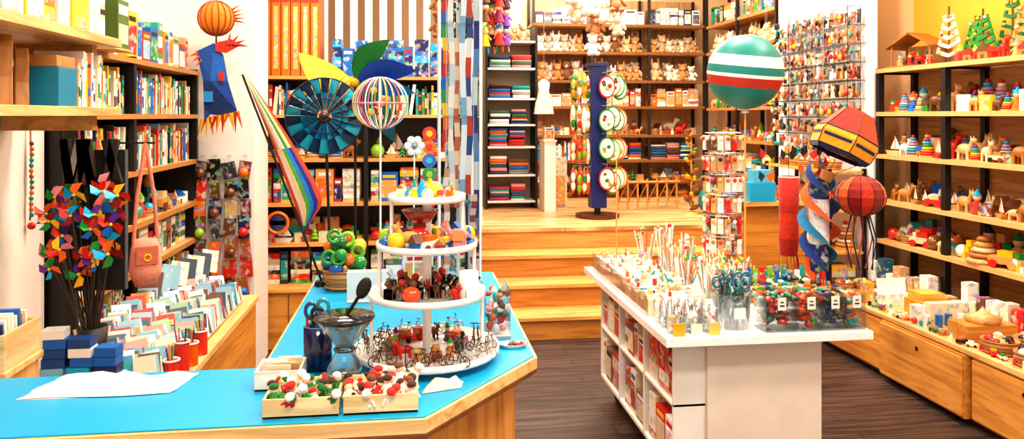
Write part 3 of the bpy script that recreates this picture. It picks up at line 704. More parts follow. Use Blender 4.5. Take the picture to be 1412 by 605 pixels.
for i,c in enumerate([0xd83a20,ORANGE,BLUE,0x1c8a50,YELLOW,RED]): b.cone(x,y+.006,1.535-.05*i,.026,.026,.006,c,'gloss',20,m=RX(PI/2)); b.cone(x,y-.001,1.535-.05*i,.012,.012,.003,[YELLOW,RED,SKY,LIME,ORANGE,WHITE][i],'gloss',14,m=RX(PI/2))
b.rod((x-.06,y,CT),(x-.055,y,1.47),.003,WHITE)
for i in range(6): b.sph(x-.055+.024*math.cos(i*1.05),y-.005,1.49+.024*math.sin(i*1.05),.015,0xd8e4ec,ry=.005)
b.sph(x-.055,y-.01,1.49,.01,0x8090a0); b.done()
# acrylic column
b=B('acrylic_display_column')
x0,x1,y0,y1=.1,.255,2.9,3.05; zt=2.5
for (a,c,d,e) in((x0,x1,y0,y0+.004),(x0,x1,y1-.004,y1),(x0,x0+.004,y0+.004,y1-.004),(x1-.004,x1,y0+.004,y1-.004)): b.bb(a,c,d,e,CT,zt,WHITE,'glass')
for (a,d) in((x0,y0),(x1,y0),(x0,y1),(x1,y1)): b.bb(a-.004,a+.004,d-.004,d+.004,CT,zt,0xe0ecf0,'paint')
for k in range(3): b.rod((x0+.03+.045*k,y0+.08,CT),(x0+.03+.045*k,y0+.08,zt),.007,[0xf0f4f4,0xe8ecec,0xd0dce4][k],'paint',10)
for z in(1.25,1.6,1.95): b.bb(x0+.004,x1-.004,y0+.004,y1-.004,z,z+.005,WHITE,'glass')
b.bb(x0,x1,y0,y1,CT,CT+.02,WHITE,'gloss'); b.bb(x0,x1,y0,y1,zt,zt+.02,WHITE,'gloss')
b.done()
b=B('hanging_kites_and_ribbons')
for i,(dx,c,z0,z1) in enumerate(((.02,[RED,ORANGE,YELLOW,0x3a9a50,0x2a6ac0],1.5,2.1),(.045,[0xf0e8e0,0xc8d8e0],1.3,2.3),(.065,[0xc86a4a,0xf0d0b0],1.25,1.9),(.09,[0xe8f0f4,0x88b0d0,0xe8f0f4],1.15,2.4),(.112,[0xc84030,0xe8e0e0,0x2a4a90],1.3,2.2),(.138,[0x5a8ac0,0x2a3a80,0xd0d8e0],1.1,2.4),(.025,[0xf0e8e0,0xd8a080],1.0,1.4),(.13,[0x904858,0xe8c8b0],.98,1.3))):
    xx=x0+dx; yy=y0+.012+.005*(i%3)
    nseg=24
    for k in range(nseg):
        za=z0+(z1-z0)*k/nseg; zb=z0+(z1-z0)*(k+1)/nseg
        xa_=xx+.004*math.sin(k*.6+i); xb_=xx+.004*math.sin((k+1)*.6+i)
        b.add([(xa_-.011,yy,za),(xa_+.011,yy+.003,za),(xb_+.011,yy+.003,zb),(xb_-.011,yy,zb)],[(0,1,2,3)],c[(k//2)%len(c)],'paint')
    b.rod((xx,yy,z1),(xx,yy,zt),.001,WHITE,seg=4)
for i in range(80): b.sph(U(x0+.02,x1-.02),U(y0+.03,y1-.02),U(1.0,2.3),U(.006,.014),R.choice(BRIGHT+[WHITE,WHITE,WHITE]),'gloss',seg=7,ring=5)
for i in range(9): b.sph(U(x0+.025,x1-.025),U(y0+.025,y1-.025),CT+.02+.02,.02,R.choice(BRIGHT),'gloss',seg=8,ring=6)
b.done()

# ------------------------------------------------------------ WHITE TABLE
b=B('white_display_table')
b.bb(.99,1.87,2.9,4.36,.685,.72,0xfafafa,'gloss')
b.bb(1.2,1.7,3.02,4.24,.02,.685,0xf0e6de,'paint')
b.bb(1.06,1.2,3.02,4.24,.12,.14,WHITE); b.bb(1.06,1.2,3.02,4.24,.4,.415,WHITE)
for y in(3.02,3.42,3.84,4.22): b.bb(1.06,1.2,y,y+.015,.12,.685,WHITE)
b.bb(1.2,1.7,3.0,3.02,.02,.685,0xf0e2d6,'paint')
for (x,y) in((1.12,3.1),(1.12,4.15),(1.12,3.6)):
    b.cone(x+.02,y,.05,.045,.045,.03,BLACK,m=RY(PI/2)@T(0,0,-.015),seg=16); b.bb(x-.005,x+.02,y-.015,y+.015,.07,.12,GREY)
b.done(.003)
for (ya,z) in((3.04,.1405),(3.44,.1405),(3.86,.1405),(3.04,.4155),(3.44,.4155),(3.86,.4155)):
    b=B('boxed_toy_set'); b.push(xfR(1.045,ya+.37,z)); g_boxes(b,.36,.12,.24,[WHITE,CREAM,0xe0c8b0,RED,0xc86848,0xb0402a,0x8a6a50]); b.done()
b=B('wire_basket_of_balls'); b.push(T(1.13,2.93,0)); basket(b,.075,.12,DWOOD,[BLUE,WHITE,RED,TEAL,0x8a3020],14); b.pop(); b.done()
TT=.7205
b=B('tray_of_small_boxes')
for k,(xa) in enumerate((1.02,1.095,1.17,1.245)):
    y=3.24 if k<3 else 3.3
    while y<4.25:
        h=U(.05,.09); w=U(.025,.045)
        b.box(xa+.035,y+w/2,TT,.062,w,h,R.choice([WHITE,WHITE,WHITE,CREAM,0xf6e8d0,0xecd0a8]),'paint'); 
        if R.random()<.6: b.box(xa+.035,y+w/2,TT+h*.15,.064,w*.7,h*.55,R.choice([TAN,0xd87858,ORANGE,GREY,0x88b8b8,WOOD,DWOOD,CREAM,WHITE]),'print')
        if R.random()<.55: b.push(T(xa+.035,y+w/2,TT+h)@RZ(U(0,6))); R.choice([doll,animal,smallbox,smallbox])(b,.035,R.choice([RED,WHITE,WOOD,WHITE,ORANGE,CREAM,TEAL])); b.pop()
        y+=w+.003
for x in(1.015,1.09,1.165,1.24): b.bb(x,x+.003,3.23,4.27,TT,TT+.1,WHITE,'glass')
b.done()
b=B('clear_acrylic_jars')
for k in range(3):
    for j in range(3):
        x=1.052+.075*k; y=2.985+.08*j
        b.lathe(x,y,TT,[(0,.002),(.033,.001),(.034,.005),(.034,.095),(.031,.095),(.031,.006),(0,.006)],WHITE,'glass',16)
        for i in range(16): b.sph(x+U(-.018,.018),y+U(-.018,.018),TT+U(.012,.075),.0105,R.choice([[CREAM,WHITE,WOOD],[WHITE,TEAL,CREAM],[RED,WHITE,CREAM],[WOOD,DWOOD,CREAM]][(k+j)%4]),'gloss',seg=7,ring=5)
b.bb(1.03,1.08,2.93,2.935,TT,TT+.05,0xf4a820); b.bb(1.105,1.15,2.93,2.935,TT,TT+.045,0xf6ecd8); b.bb(1.18,1.225,2.93,2.935,TT,TT+.05,0xf0c060); b.done()
# pencils
def pencils(b,x,y,z,n,h,spread,cup=True,pal=None):
    if cup: b.lathe(x,y,z,[(0,.002),(.035,.001),(.038,.1),(.035,.1),(.032,.005),(0,.005)],WHITE,'glass',14)
    for i in range(n):
        a=U(0,6.28); q=.026*math.sqrt(R.random()); e=spread*R.random(); c=R.choice(pal or [WHITE,CREAM,TAN,0xd85848,0xe8a898,WHITE,WHITE,CREAM,0x70b0a8,TAN])
        p=Vector((x+q*math.cos(a),y+q*math.sin(a),z+.006)); d=Vector((x+(q+e)*math.cos(a),y+(q+e)*math.sin(a),z+h*U(.8,1.05)))
        b.rod(p,d,.0035,c); k=R.random()
        if k<.4: b.sph(d.x,d.y,d.z,U(.007,.012),R.choice([RED,WHITE,PINK,0x50a060,WOOD,WHITE,YELLOW,WHITE]),seg=6,ring=5)
        elif k<.65: b.cone(d.x,d.y,d.z,.004,.0005,.014,CREAM)
b=B('pencil_cups')
for (x,y,n,h) in((1.42,3.55,26,.18),(1.5,3.62,20,.18),(1.36,3.68,22,.17),(1.37,3.9,20,.2),(1.46,3.98,24,.22),(1.56,3.85,20,.18),(1.45,3.42,18,.18),(1.54,3.47,22,.2),(1.62,3.66,16,.16),(1.4,4.12,18,.26),(1.34,4.28,16,.22)): pencils(b,x,y,TT,n,h,.06)
b.done()
b=B('glass_jar_of_scissors')
x,y=1.325,3.05
b.lathe(x,y,TT,[(0,.003),(.072,.001),(.08,.14),(.083,.145),(.077,.142),(.07,.006),(0,.006)],WHITE,'smoke',28)
for i in range(9):
    a=i*.75; xx=x+.045*math.cos(a); yy=y+.045*math.sin(a); c=[0x2a7a90,0x46606c,0x207a78,0x6890a0][i%4]
    for e in(-1,1): b.torus(xx+e*.018,yy,TT+.165+.02*(i%3),.017,.0045,c,'gloss',m=RZ(a)@RX(PI/2)@S(1,1.3,1),n=12)
    b.rod((xx,yy,TT+.02),(xx,yy,TT+.15+.02*(i%3)),.008,0x8aa0a8,'metal')
for i in range(20): b.rod((x+U(-.05,.05),y+U(-.05,.05),TT+.01),(x+U(-.055,.055),y+U(-.055,.055),TT+.13),.004,R.choice([0x88a8b0,WHITE,TEAL,GREY]),'paint')
b.box(x,y-.083,TT+.05,.05,.002,.045,0xe8ecec); b.done()
# acrylic bins
binc=[[RED,0x1a6a34,0x901818,0x0a7a70,0x206a40,0xb02020],[0x2a8a3a,RED,0x708a20,ORANGE],[NAVY,BLACK,0x302050,0x103878,0xb08830],[0xd8c0a0,ORANGE,0xd8502a,TEAL]]
for i,(xa,wd) in enumerate(((1.42,.135),(1.562,.105),(1.674,.09),(1.771,.085))):
    b=B('acrylic_toy_bin'); y0,y1=2.93,3.05; x1=xa+wd
    for (a,c,d,e) in((xa,x1,y0,y0+.003),(xa,x1,y1-.003,y1),(xa,xa+.003,y0+.003,y1-.003),(x1-.003,x1,y0+.003,y1-.003)): b.bb(a,c,d,e,TT,TT+.15,WHITE,'glass')
    b.bb(xa,x1,y0,y1,TT,TT+.004,WHITE,'glass')
    for k in range(60): b.sph(U(xa+.02,x1-.02),U(y0+.02,y1-.02),TT+U(.02,.145),U(.012,.024),R.choice(binc[i]),'gloss',ry=U(.01,.018),rz=U(.008,.014),seg=8,ring=5,m=RZ(U(0,3))@RY(U(-.6,.6)))
    b.box((xa+x1)/2,y0-.002,TT+.09,.035,.002,.05,WHITE); b.box((xa+x1)/2,y0-.0035,TT+.105,.02,.001,.006,BLACK); b.box((xa+x1)/2,y0-.0035,TT+.12,.014,.001,.005,BLACK); b.done()
b=B('craft_supply_heap')
for row,(ya,zz) in enumerate(((3.1,0),(3.22,.0),(3.34,.0))):
    b.bb(1.46,1.86,ya,ya+.11,TT,TT+.05+.02*row,[WHITE,WOOD,WHITE][row])
    for k in range(70): b.sph(U(1.48,1.84),U(ya+.01,ya+.1),TT+.05+.02*row+U(0,.035),U(.012,.024),R.choice([GREEN,0x506a18,TEAL,BLUE,NAVY,RED,ORANGE,WHITE,YELLOW,CREAM,0x7a9030,BLACK]),R.choice(['gloss','fabric']),ry=U(.01,.02),rz=U(.008,.014),seg=8,ring=5,m=RZ(U(0,3)))
for k in range(12): b.box(1.5+.03*k,3.36+U(0,.07),TT+.09,.022,.01,U(.05,.09),R.choice([GREEN,LIME,RED,BLUE,WHITE,TEAL]),'print',m=RY(U(-.3,.3)))
b.done()
goods('small_game_box_row',xfF(1.66,3.52,TT),g_boxes,.2,.12,.13,[WHITE,RED,TEAL,YELLOW,BLUE])
b=B('keychain_carousel')
x,y=1.74,4.12
b.cone(x,y,TT,.1,.09,.015,WHITE,'gloss',24); b.cone(x,y,TT+.015,.012,.012,.78,0xd8d8d8,'metal')
for k in range(6):
    z=TT+.16+.115*k; b.torus(x,y,z+.05,.1,.003,0xd0d0d0,'metal',n=24)
    for j in range(3): b.rod((x,y,z+.05),(x+.1*math.cos(j*2.09),y+.1*math.sin(j*2.09),z+.05),.003,0xd0d0d0,'metal')
    for j in range(18):
        a=j*PI/9; b.box(x+.108*math.cos(a),y+.108*math.sin(a),z-.045,.03,.008,.08,R.choice([WHITE,CREAM,CREAM,RED,0xc86848,WOOD,TAN,BROWN]),'print' if j%3 else 'paint',m=RZ(a+PI/2)); b.sph(x+.115*math.cos(a),y+.115*math.sin(a),z+.02,.012,R.choice([WHITE,RED,WOOD,CREAM,BLACK,DWOOD]),seg=6,ring=5)
b.done()
b=B('striped_paper_balloon')
x,y,z,r=1.68,3.7,1.825,.19
bands=[(-90,-22,0),(-22,-7,0xb83420),(-7,-2,WHITE),(-2,10,0),(10,27,0xf4efe6),(27,90,0)]
for a0,a1,c in bands:
    n=max(2,int((a1-a0)/6)); prof=[(max(.0005,r*math.cos(math.radians(a0+(a1-a0)*i/n))),r*math.sin(math.radians(a0+(a1-a0)*i/n))) for i in range(n+1)]
    b.lathe(x,y,z,prof,c or 0x0a8078,'paint',40,m=RX(.12)@RY(.06))
b.cone(x,y,z-r-.02,.02,.012,.03,WHITE); b.rod((x,y,TT),(x,y,z-r),.005,WOOD); b.cone(x,y,TT,.04,.035,.02,WOOD); b.done()
b=B('tall_sign_pole'); b.rod((1.17,4.3,TT),(1.17,4.3,1.35),.004,WOOD); b.cone(1.17,4.3,TT,.025,.02,.012,WOOD); b.done()

# ------------------------------------------------------------ HANGING WIND TOYS (right of the table)
b=B('hot_air_balloon_wind_spinner')
x,y,z=2.3,3.8,1.5
b.rod((x,y,z+.12),(x,y,CE),.002,BLACK)
b.push(T(x,y,z)@RY(.45)@RX(.08))
n=6
prof=[(.001,.135),(.085,.13),(.165,.0),(.175,-.03),(.165,-.1),(.15,-.125)]
for i in range(len(prof)-1):
    for j in range(n):
        a,c=2*PI*j/n+.3,2*PI*(j+1)/n+.3; (r0,h0),(r1,h1)=prof[i],prof[i+1]
        col=[0xc83418 if j%2 else 0xe05818,0xa82414 if j%2 else 0xd84818,0xf0a018,0xf2a41c,0x182450][i]
        b.add([(r0*math.cos(a),r0*math.sin(a),h0),(r0*math.cos(c),r0*math.sin(c),h0),(r1*math.cos(c),r1*math.sin(c),h1),(r1*math.cos(a),r1*math.sin(a),h1)],[(0,3,2,1)],col,'fabric')
        b.rod((r0*math.cos(a),r0*math.sin(a),h0),(r1*math.cos(a),r1*math.sin(a),h1),.003,0x501810)
        if i==3:
            p=[]
            for (t,hh) in((.08,.85),(.92,.85),(.92,.62),(.08,.62)):
                aa=a; pa=Vector((r0*math.cos(a),r0*math.sin(a),h0)).lerp(Vector((r0*math.cos(c),r0*math.sin(c),h0)),t); pb=Vector((r1*math.cos(a),r1*math.sin(a),h1)).lerp(Vector((r1*math.cos(c),r1*math.sin(c),h1)),t)
                v=pb.lerp(pa,hh); p.append((v.x*1.012,v.y*1.012,v.z))
            b.add(p,[(0,1,2,3)],0x182450,'fabric')
        if i in(2,): b.rod((r0*math.cos(a),r0*math.sin(a),h0),(r0*math.cos(c),r0*math.sin(c),h0),.004,0x182450)
for j in range(3): b.rod((.13*math.cos(j*2.1),.13*math.sin(j*2.1),-.12),(.03*math.cos(j*2.1),.03*math.sin(j*2.1),-.22),.0015,BLACK)
b.cone(0,0,-.27,.03,.04,.05,DWOOD,'fabric'); b.pop(); b.done()
b=B('red_windsock'); x,y=2.2,4.25
b.lathe(x,y,.78,[(.05,0),(.058,.1),(.054,.25),(.06,.46),(.05,.465)],[0xb82410,0xd83a14,0xb82410,0xf0d8b0],'fabric',16); b.rod((x,y,1.24),(x,y,CE),.0015,BLACK)
for j in range(8): b.tube([(x+.05*math.cos(j*.8),y+.05*math.sin(j*.8),.78),(x+.055*math.cos(j*.8+.2),y+.05*math.sin(j*.8),.7),(x+.05*math.cos(j*.8),y+.05*math.sin(j*.8),.6)],.004,R.choice([ORANGE,YELLOW,RED]),'fabric',4)
b.done()
b=B('spiral_wind_spinner'); x,y=2.25,4.0
b.lathe(x,y,.74,[(.05,0),(.055,.15),(.055,.4),(.045,.52)],[0x10306a,0xe8e8f0,0x10306a],'print',16); b.rod((x,y,1.26),(x,y,CE),.0015,BLACK)
for ph,c in((0,0xe85a10),(2.1,0x103a88),(4.2,0x1878a8)):
    vs=[];fs=[];n=60
    for i in range(n+1):
        t=i/n; a=ph+t*10; rr=.115*(.5+.5*math.sin(PI*t)); 
        for r_,dz in((rr,0),(rr*.6,.035)): vs.append((x+r_*math.cos(a),y+r_*math.sin(a),1.34-.66*t+dz))
    for i in range(n): fs.append((2*i,2*i+1,2*i+3,2*i+2))
    b.add(vs,fs,c,'fabric',True)
b.done()
b=B('striped_balloon_windsock'); x,y,z,r=2.56,4.1,1.14,.14
b.rod((x,y,z+r),(x,y,CE),.0015,BLACK); n=12
for j in range(n):
    c=[0xc83014,0x8a2818,0xe05c14,0xa01c14][j%4]
    for i in range(8):
        e0,e1=-PI/2+PI*i/8,-PI/2+PI*(i+1)/8; a,d=2*PI*j/n,2*PI*(j+1)/n
        b.add([(x+r*math.cos(e)*math.cos(q),y+r*math.cos(e)*math.sin(q),z+r*.85*math.sin(e)) for e,q in((e0,a),(e0,d),(e1,d),(e1,a))],[(0,1,2,3)],c,'fabric')
    b.torus(x,y,z,r*.999,.002,BLACK,m=RZ(2*PI*j/n)@RX(PI/2)@S(1,.85,1),n=20,seg=4)
for j in range(9):
    a=j*.7; b.tube([(x+.05*math.cos(a),y+.05*math.sin(a),z-.11),(x+.08*math.cos(a+.4),y+.06*math.sin(a),z-.25),(x+.05*math.cos(a+.9),y+.05*math.sin(a),z-.42)],.0045,R.choice([0x5a1a3a,ORANGE,NAVY,RED,BLACK]),'fabric',4)
b.done()
b=B('butterfly_mobile')
for j in range(16):
    x=2.3+U(-.1,.3); y=U(4.45,4.7); z=U(.9,1.5); b.rod((x,y,z),(x,y,CE),.001,GREY,seg=4)
    for e in(-1,1): b.add([(x,y,z),(x+e*.05,y-.02,z+.035),(x+e*.055,y-.02,z-.01),(x+e*.03,y-.01,z-.04)],[(0,1,2,3)],R.choice([ORANGE,NAVY,RED,BLACK,YELLOW,TEAL]),'fabric')
b.done()

# ------------------------------------------------------------ PEG WALL
b=B('peg_wall_toy_cards')
for k in range(8):
    z=2.34-.135*k
    for j in range(19):
        y=5.17+j*.067; xx=3.27
        b.rod((xx,y,z+.06),(xx-.13,y,z+.065),.003,0x909090,'metal',4)
        for q in range(2):
            c=R.choice([WHITE,WHITE,CREAM,0xd8c8b0,0xb02818,TAN,0x608890,DWOOD,BLACK,WOOD,0xc87858,BROWN,0x405868])
            b.box(xx-.05-.055*q,y+U(-.01,.01),z-.055+U(-.01,.01),.006,U(.03,.048),U(.07,.11),c,'print' if R.random()<.5 else 'paint',m=RX(U(-.12,.12)))
            b.sph(xx-.066-.055*q,y+U(-.01,.01),z-.01+U(-.03,.03),U(.01,.02),R.choice([RED,WOOD,TAN,BLACK,TEAL,WHITE,DWOOD,YELLOW,BROWN]),seg=7,ring=5,rz=U(.01,.03))
b.done()
b=B('low_toy_rack')
for y in(5.14,6.12):
    for x in(2.97,3.24): b.bb(x-.012,x+.012,y-.012,y+.012,0,1.22,BLACK)
for z in(.3,.62,.92,1.2): b.bb(2.96,3.25,5.13,6.13,z-.015,z,0xdfa860,'woody')
b.done()
for z,fn,nm in((.3,g_boxes,'boxed_game_row'),(.62,g_toys,'block_toy_row'),(.92,g_toys,'block_toy_row'),(1.2,g_baskets,'rack_basket_row')): goods(nm,xfR(2.97,6.09,z+.0005),fn,.92,.25,.24 if z<1.2 else .12)
b=B('wooden_display_crate'); b.bb(2.35,2.85,5.25,5.34,0,.95,0xd08c38,'woodx') ; b.bb(2.35,2.88,5.2,5.345,.95,.98,0xe8b060,'woodx'); b.done(.003)
b=B('blue_toy_boxes'); b.box(2.5,5.27,.98,.2,.12,.14,SKY,'paint'); b.box(2.5,5.27,1.12,.14,.1,.09,0x50b8d8,'paint'); b.box(2.72,5.27,.98,.12,.12,.1,0x1890c0,'print'); b.done(.003)

# ------------------------------------------------------------ RIGHT CABINETS + RACK
b=B('wooden_drawer_cabinets')
for (ya,yb,dx) in((2.2,2.86,0),(2.88,3.585,0),(3.605,4.32,.03),(4.34,5.05,0)):
    b.bb(2.86-dx,3.28,ya,yb,.03,.36,0xd89440,'woody'); b.bb(2.845-dx,2.86-dx,ya+.01,yb-.01,.045,.35,0xe4a250,'woody'); b.cone(2.8445-dx,(ya+yb)/2,.29,.012,.012,.004,0x2a1608,m=RY(-PI/2))
b.bb(2.88,3.28,2.2,5.05,0,.03,BLACK); b.bb(2.84,3.285,2.18,5.07,.365,.395,0xf0c080,'woody'); b.done(.003)
b=B('black_toy_rack')
RZs=[.72,1.0,1.32,1.62,1.925]
for y in(2.5,3.45,4.38,5.06):
    for x in(3.31,3.58): b.bb(x-.02,x+.02,y-.02,y+.02,0,1.94,BLACK)
    for z in RZs: b.bb(3.31,3.58,y-.008,y+.008,z-.03,z-.012,BLACK)
for z in RZs: b.bb(3.295,3.59,2.49,5.07,z-.015,z+.01,0xe8b070,'woody'); b.bb(3.285,3.295,2.49,5.07,z-.02,z+.01,0xe0b070)
b.bb(3.592,3.598,2.49,5.07,.3,1.9,0xc89860,'woody')
b.done()
pn=[0xd2a05c,0xe0b880,0xecd0a0,0xc28640,WHITE,0xa86c2c,RED,0x7a4a20]
for (yb,L) in((3.43,.9),(4.36,.88),(5.04,.63)):
    for i,z in enumerate([.3955]+[q+.0105 for q in RZs]):
        X=3.31
        if i==0: continue
        hh=[.2,.24,.28,.26,.26,.3][i]
        kinds=[[rings,arch,house,blocks],[animal,doll,car,blocks,ball,basketk,basketk],[animal,doll,boat,house,car,animal,smallbox],[rings,animal,boat,car,animal,smallbox,house],[rings,doll,arch,animal,house,rings,smallbox],[tree,house,animal]][i]
        if i==5:
            if yb<4.4: goods('wooden_ornament_row',xfR(X,yb,z),g_toys,L,.12,.25,[house,doll,animal,house],[0xd2a05c,RED,0xb87838,YELLOW,CREAM],.6,1)
            continue
        goods('wooden_toy_row',xfR(X,yb,z),g_toys,L,.26,hh,kinds,pn if i in(1,2,3) else None,.72,3)
# nativity stable & trees on top
b=B('wooden_nativity_stable'); b.push(T(3.44,4.83,1.9355)@RZ(-PI/2+.35))
b.bb(-.17,.17,-.1,.1,0,.012,DWOOD,'woodx')
for e in(-1,1):
    for y in(-.08,.08): b.rod((e*.14,y,.01),(e*.14,y,.15),.008,DWOOD,'woodz')
    b.push(T(0,0,.23)@RY(e*.5)); b.bb(min(0,e*.2),max(0,e*.2),-.11,.11,-.006,.006,0xa06828,'woodx'); b.pop()
b.bb(-.14,.14,.08,.09,.01,.15,0xd8a868,'woodz')
for i in range(7): b.push(T(-.11+.037*i,-.03+.03*(i%2),.012)@RZ(i)); [doll,animal,doll][i%3](b,.09,R.choice([WOOD,CREAM,BROWN,RED,BLUE])); b.pop()
b.pop(); b.done()
b=B('wooden_pine_trees')
def flat_tree(b,x,y,z,h,c):
    b.box(x,y,z,.06,.05,.015,DWOOD); b.rod((x,y,z),(x,y,z+h),.007,BROWN)
    n=5
    for i in range(n):
        w=.085*(1-i/n)+.025; zz=z+h*(.15+.75*i/n)
        for e in(-1,1):
            b.push(T(x,y,zz)@RZ(PI/2)@RY(-e*.3)); b.bb(min(0,e*w),max(0,e*w),-.008,.008,-.011,.011,c); b.pop()
            b.push(T(x,y,zz)@RZ(PI/2)@RY(-e*.3)); b.box(e*w,0,-.01,.018,.012,.04,c); b.pop()
            if i%2==0: b.sph(x-.012,y+e*w*.7,zz+.025,.011,R.choice([RED,YELLOW,CREAM,WOOD]),seg=7,ring=5)
for (x,y,h,c) in((3.46,4.55,.38,0xf0e0c8),(3.45,4.24,.32,0x1a8a2c),(3.53,4.1,.42,0x147034),(3.46,3.92,.34,0xd09048),(3.53,4.4,.3,0x2a9a3a)): flat_tree(b,x,y,1.9355,h,c)
b.done()
# clutter on cabinet top
CB=.3955
def cab(name,y,fn):
    b=B(name); b.push(T(3.06,y,CB)); fn(b); b.done()
def f1(b):
    for i in range(3): b.push(T(-.1+.13*i,.0,0)); basket(b,.06,.06,TAN,WT); b.pop()
cab('wicker_basket_set',4.93,f1)
def f2(b):
    b.box(0,0,0,.2,.16,.07,WHITE,'print'); b.box(0,-.02,.07,.2,.003,.09,WHITE,m=RX(-.2)); b.box(-.14,.02,0,.06,.06,.13,0xe8a818,'print')
cab('white_sign_card_box',4.58,f2)
def f3(b):
    b.box(0,0,0,.17,.17,.1,0xe0982c,'woodx'); b.box(0,0,.1,.14,.14,.05,0xf0b850,'woodx'); b.box(-.13,-.1,0,.06,.06,.1,WHITE,'print')
cab('wooden_music_box',4.22,f3)
def f4(b):
    for i in range(5): b.cone(-.15+.07*i,U(-.05,.05),0,.02,.02,.07,R.choice([WHITE,CREAM,TEAL,BLUE]),'gloss'); b.cone(-.15+.07*i,0,.0,.01,.01,.06,WOOD)
    b.box(.02,.08,0,.24,.06,.12,CREAM,'print')
cab('small_jar_row',4.0,f4)
def f5(b):
    b.box(0,0,0,.3,.16,.09,0xd09040,'woodx'); b.lathe(0,0,.09,[(0,.0),(.08,0),(.09,.03),(.03,.05),(0,.08)],0xe0b070,'woodx',18)
cab('wooden_toy_chest',3.76,f5)
for y in(3.52,3.3,3.08,2.86,2.64):
    def f6(b):
        for i in range(2): b.push(T(-.1+.19*i,0,0)); basket(b,.088,.07,R.choice([TAN,WOOD]),[WOOD,CREAM,BROWN,RED,BLACK,WHITE,TAN],24); b.pop()
    cab('wicker_basket_of_trinkets',y,f6)
b=B('loose_wooden_trinkets')
y=5.0
while y>2.5:
    for xx in(2.89,):
        b.push(T(xx+U(-.01,.01),y,CB)@RZ(U(0,6))); R.choice([animal,car,doll,ball,smallbox,blocks])(b,U(.04,.06),R.choice([WOOD,DWOOD,CREAM,RED,BROWN,WHITE,BLACK,TEAL])); b.pop()
    y-=U(.05,.08)
b.done()
b=B('boxed_toy_stack')
y=5.0
while y>2.5:
    h=U(.1,.24); w=U(.05,.1); b.box(3.235,y-w/2,CB,.07,w*.95,h,R.choice([CREAM,TAN,RED,ORANGE,BROWN,0x285870,WOOD,WHITE]),'print'); y-=w+U(0,.02)
b.done()
b=B('wooden_bowl_tower'); x,y=3.36,4.12
for i in range(5): b.lathe(x-.0,y,.7305+.032*i,[(0,0),(.09-.014*i,0),(.1-.014*i,.012),(.075-.013*i,.03),(0,.031)],[0xe0b070,DWOOD,0xecc890,WOOD,DWOOD][i],'woodx',20)
b.done()

# ------------------------------------------------------------ PLATFORM: back shelves
b=B('long_back_shelf')
BZ=[.86,1.1,1.38,1.7,1.99,2.31,2.62]
for x in(1.32,1.98,2.64,3.29):
    for y in(8.32,8.68): b.bb(x-.015,x+.015,y-.015,y+.015,.68,2.95,0x2a1c14)
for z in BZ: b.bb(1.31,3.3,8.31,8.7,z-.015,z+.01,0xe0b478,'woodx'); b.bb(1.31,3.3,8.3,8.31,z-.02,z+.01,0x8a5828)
b.bb(1.31,3.3,8.7,8.72,.68,2.95,0xc8a070,'woodz')
b.done()
gl=[('toy_basket_row',g_baskets),('play_set_row',g_toys),('folded_clothes_row',g_clothes),('toy_basket_row',g_baskets),('picture_box_row',g_boxes),('plush_animal_row',g_plush),('plush_animal_row',g_plush),('storage_box_row',g_boxes)]
for ci,xa in enumerate((1.34,2.0,2.66)):
    for i,z in enumerate([.6805]+[q+.0105 for q in BZ]):
        hh=([.86,1.1,1.38,1.7,1.99,2.31,2.62,2.9][i]-z-.04)
        nm,fn=gl[i]
        if i==2 and ci==0: nm,fn='storybook_stack',g_books
        if i==7: 
            goods('storage_box_row',xfF(xa,8.34,z),g_boxes,.6,.3,.22,[WHITE,0x606468,NAVY,WHITE,0xc8d8e8]); continue
        if i==4: goods(nm,xfF(xa,8.34,z),fn,.6,.3,hh,[WOOD,ORANGE,WHITE,RED,TAN,CREAM]); continue
        if i==3: goods(nm,xfF(xa,8.34,z),g_toys,.6,.3,hh,[basketk,basketk,doll,animal,house,smallbox],[WOOD,CREAM,WHITE,TAN,RED],.75,2); continue
        goods(nm,xfF(xa,8.34,z),fn,.6,.3,hh)
b=B('platform_side_shelf')
PZ=[1.0,1.35,1.68,2.0,2.3,2.6]
for y in(6.6,7.45,8.28):
    for x in(3.3,3.57): b.bb(x-.015,x+.015,y-.015,y+.015,.68,2.95,0x1e140e)
for z in PZ: b.bb(3.29,3.59,6.59,8.29,z-.02,z+.01,0xc88c50,'woody'); 
b.done()
for i,z in enumerate(PZ):
    for ya in(7.42,8.25):
        nm,fn=[('puppet_box_row',g_boxes),('figurine_row',g_toys),('figurine_row',g_toys),('figurine_row',g_toys),('soft_animal_row',g_plush),('puppet_box_row',g_boxes)][i]
        goods(nm,xfR(3.31,ya,z+.0105),fn,.78,.24,.24)
# clothes shelf
b=B('white_clothes_shelf')
x0,x1,y0,y1=.72,1.22,7.5,7.85
for x in(x0,x1): b.bb(x-.012,x+.012,y0,y1,.68,2.5,0x201814)
b.bb(x0,x1,y1-.012,y1,.68,2.5,0xd8c0a0); 
CZ=[.76,1.02,1.3,1.52,1.78,2.08,2.35]
for z in CZ: b.bb(x0,x1,y0,y1,z-.02,z,WHITE)
b.done()
for i,z in enumerate(CZ): goods('folded_clothes_stack' if i<6 else 'plush_toy_row',xfF(x0+.02,y0,z+.0005),g_clothes if i<6 else g_plush,.45,.3,.2 if i<6 else .25)
b=B('white_side_cabinet'); b.bb(1.25,1.36,7.2,7.5,.68,1.35,WHITE); b.bb(1.24,1.37,7.19,7.51,1.35,1.37,CREAM); b.done()
goods('picture_book_stack',xfF(1.25,7.22,1.3705),g_boxes,.12,.2,.15)
b=B('hanging_white_dress'); b.lathe(1.26,7.3,1.62,[(.1,0),(.085,.1),(.05,.22),(.06,.3),(.02,.34)],WHITE,'fabric',14,m=S(1,.5,1)); b.rod((1.26,7.3,1.95),(1.26,7.3,CE),.002,GREY); b.done()
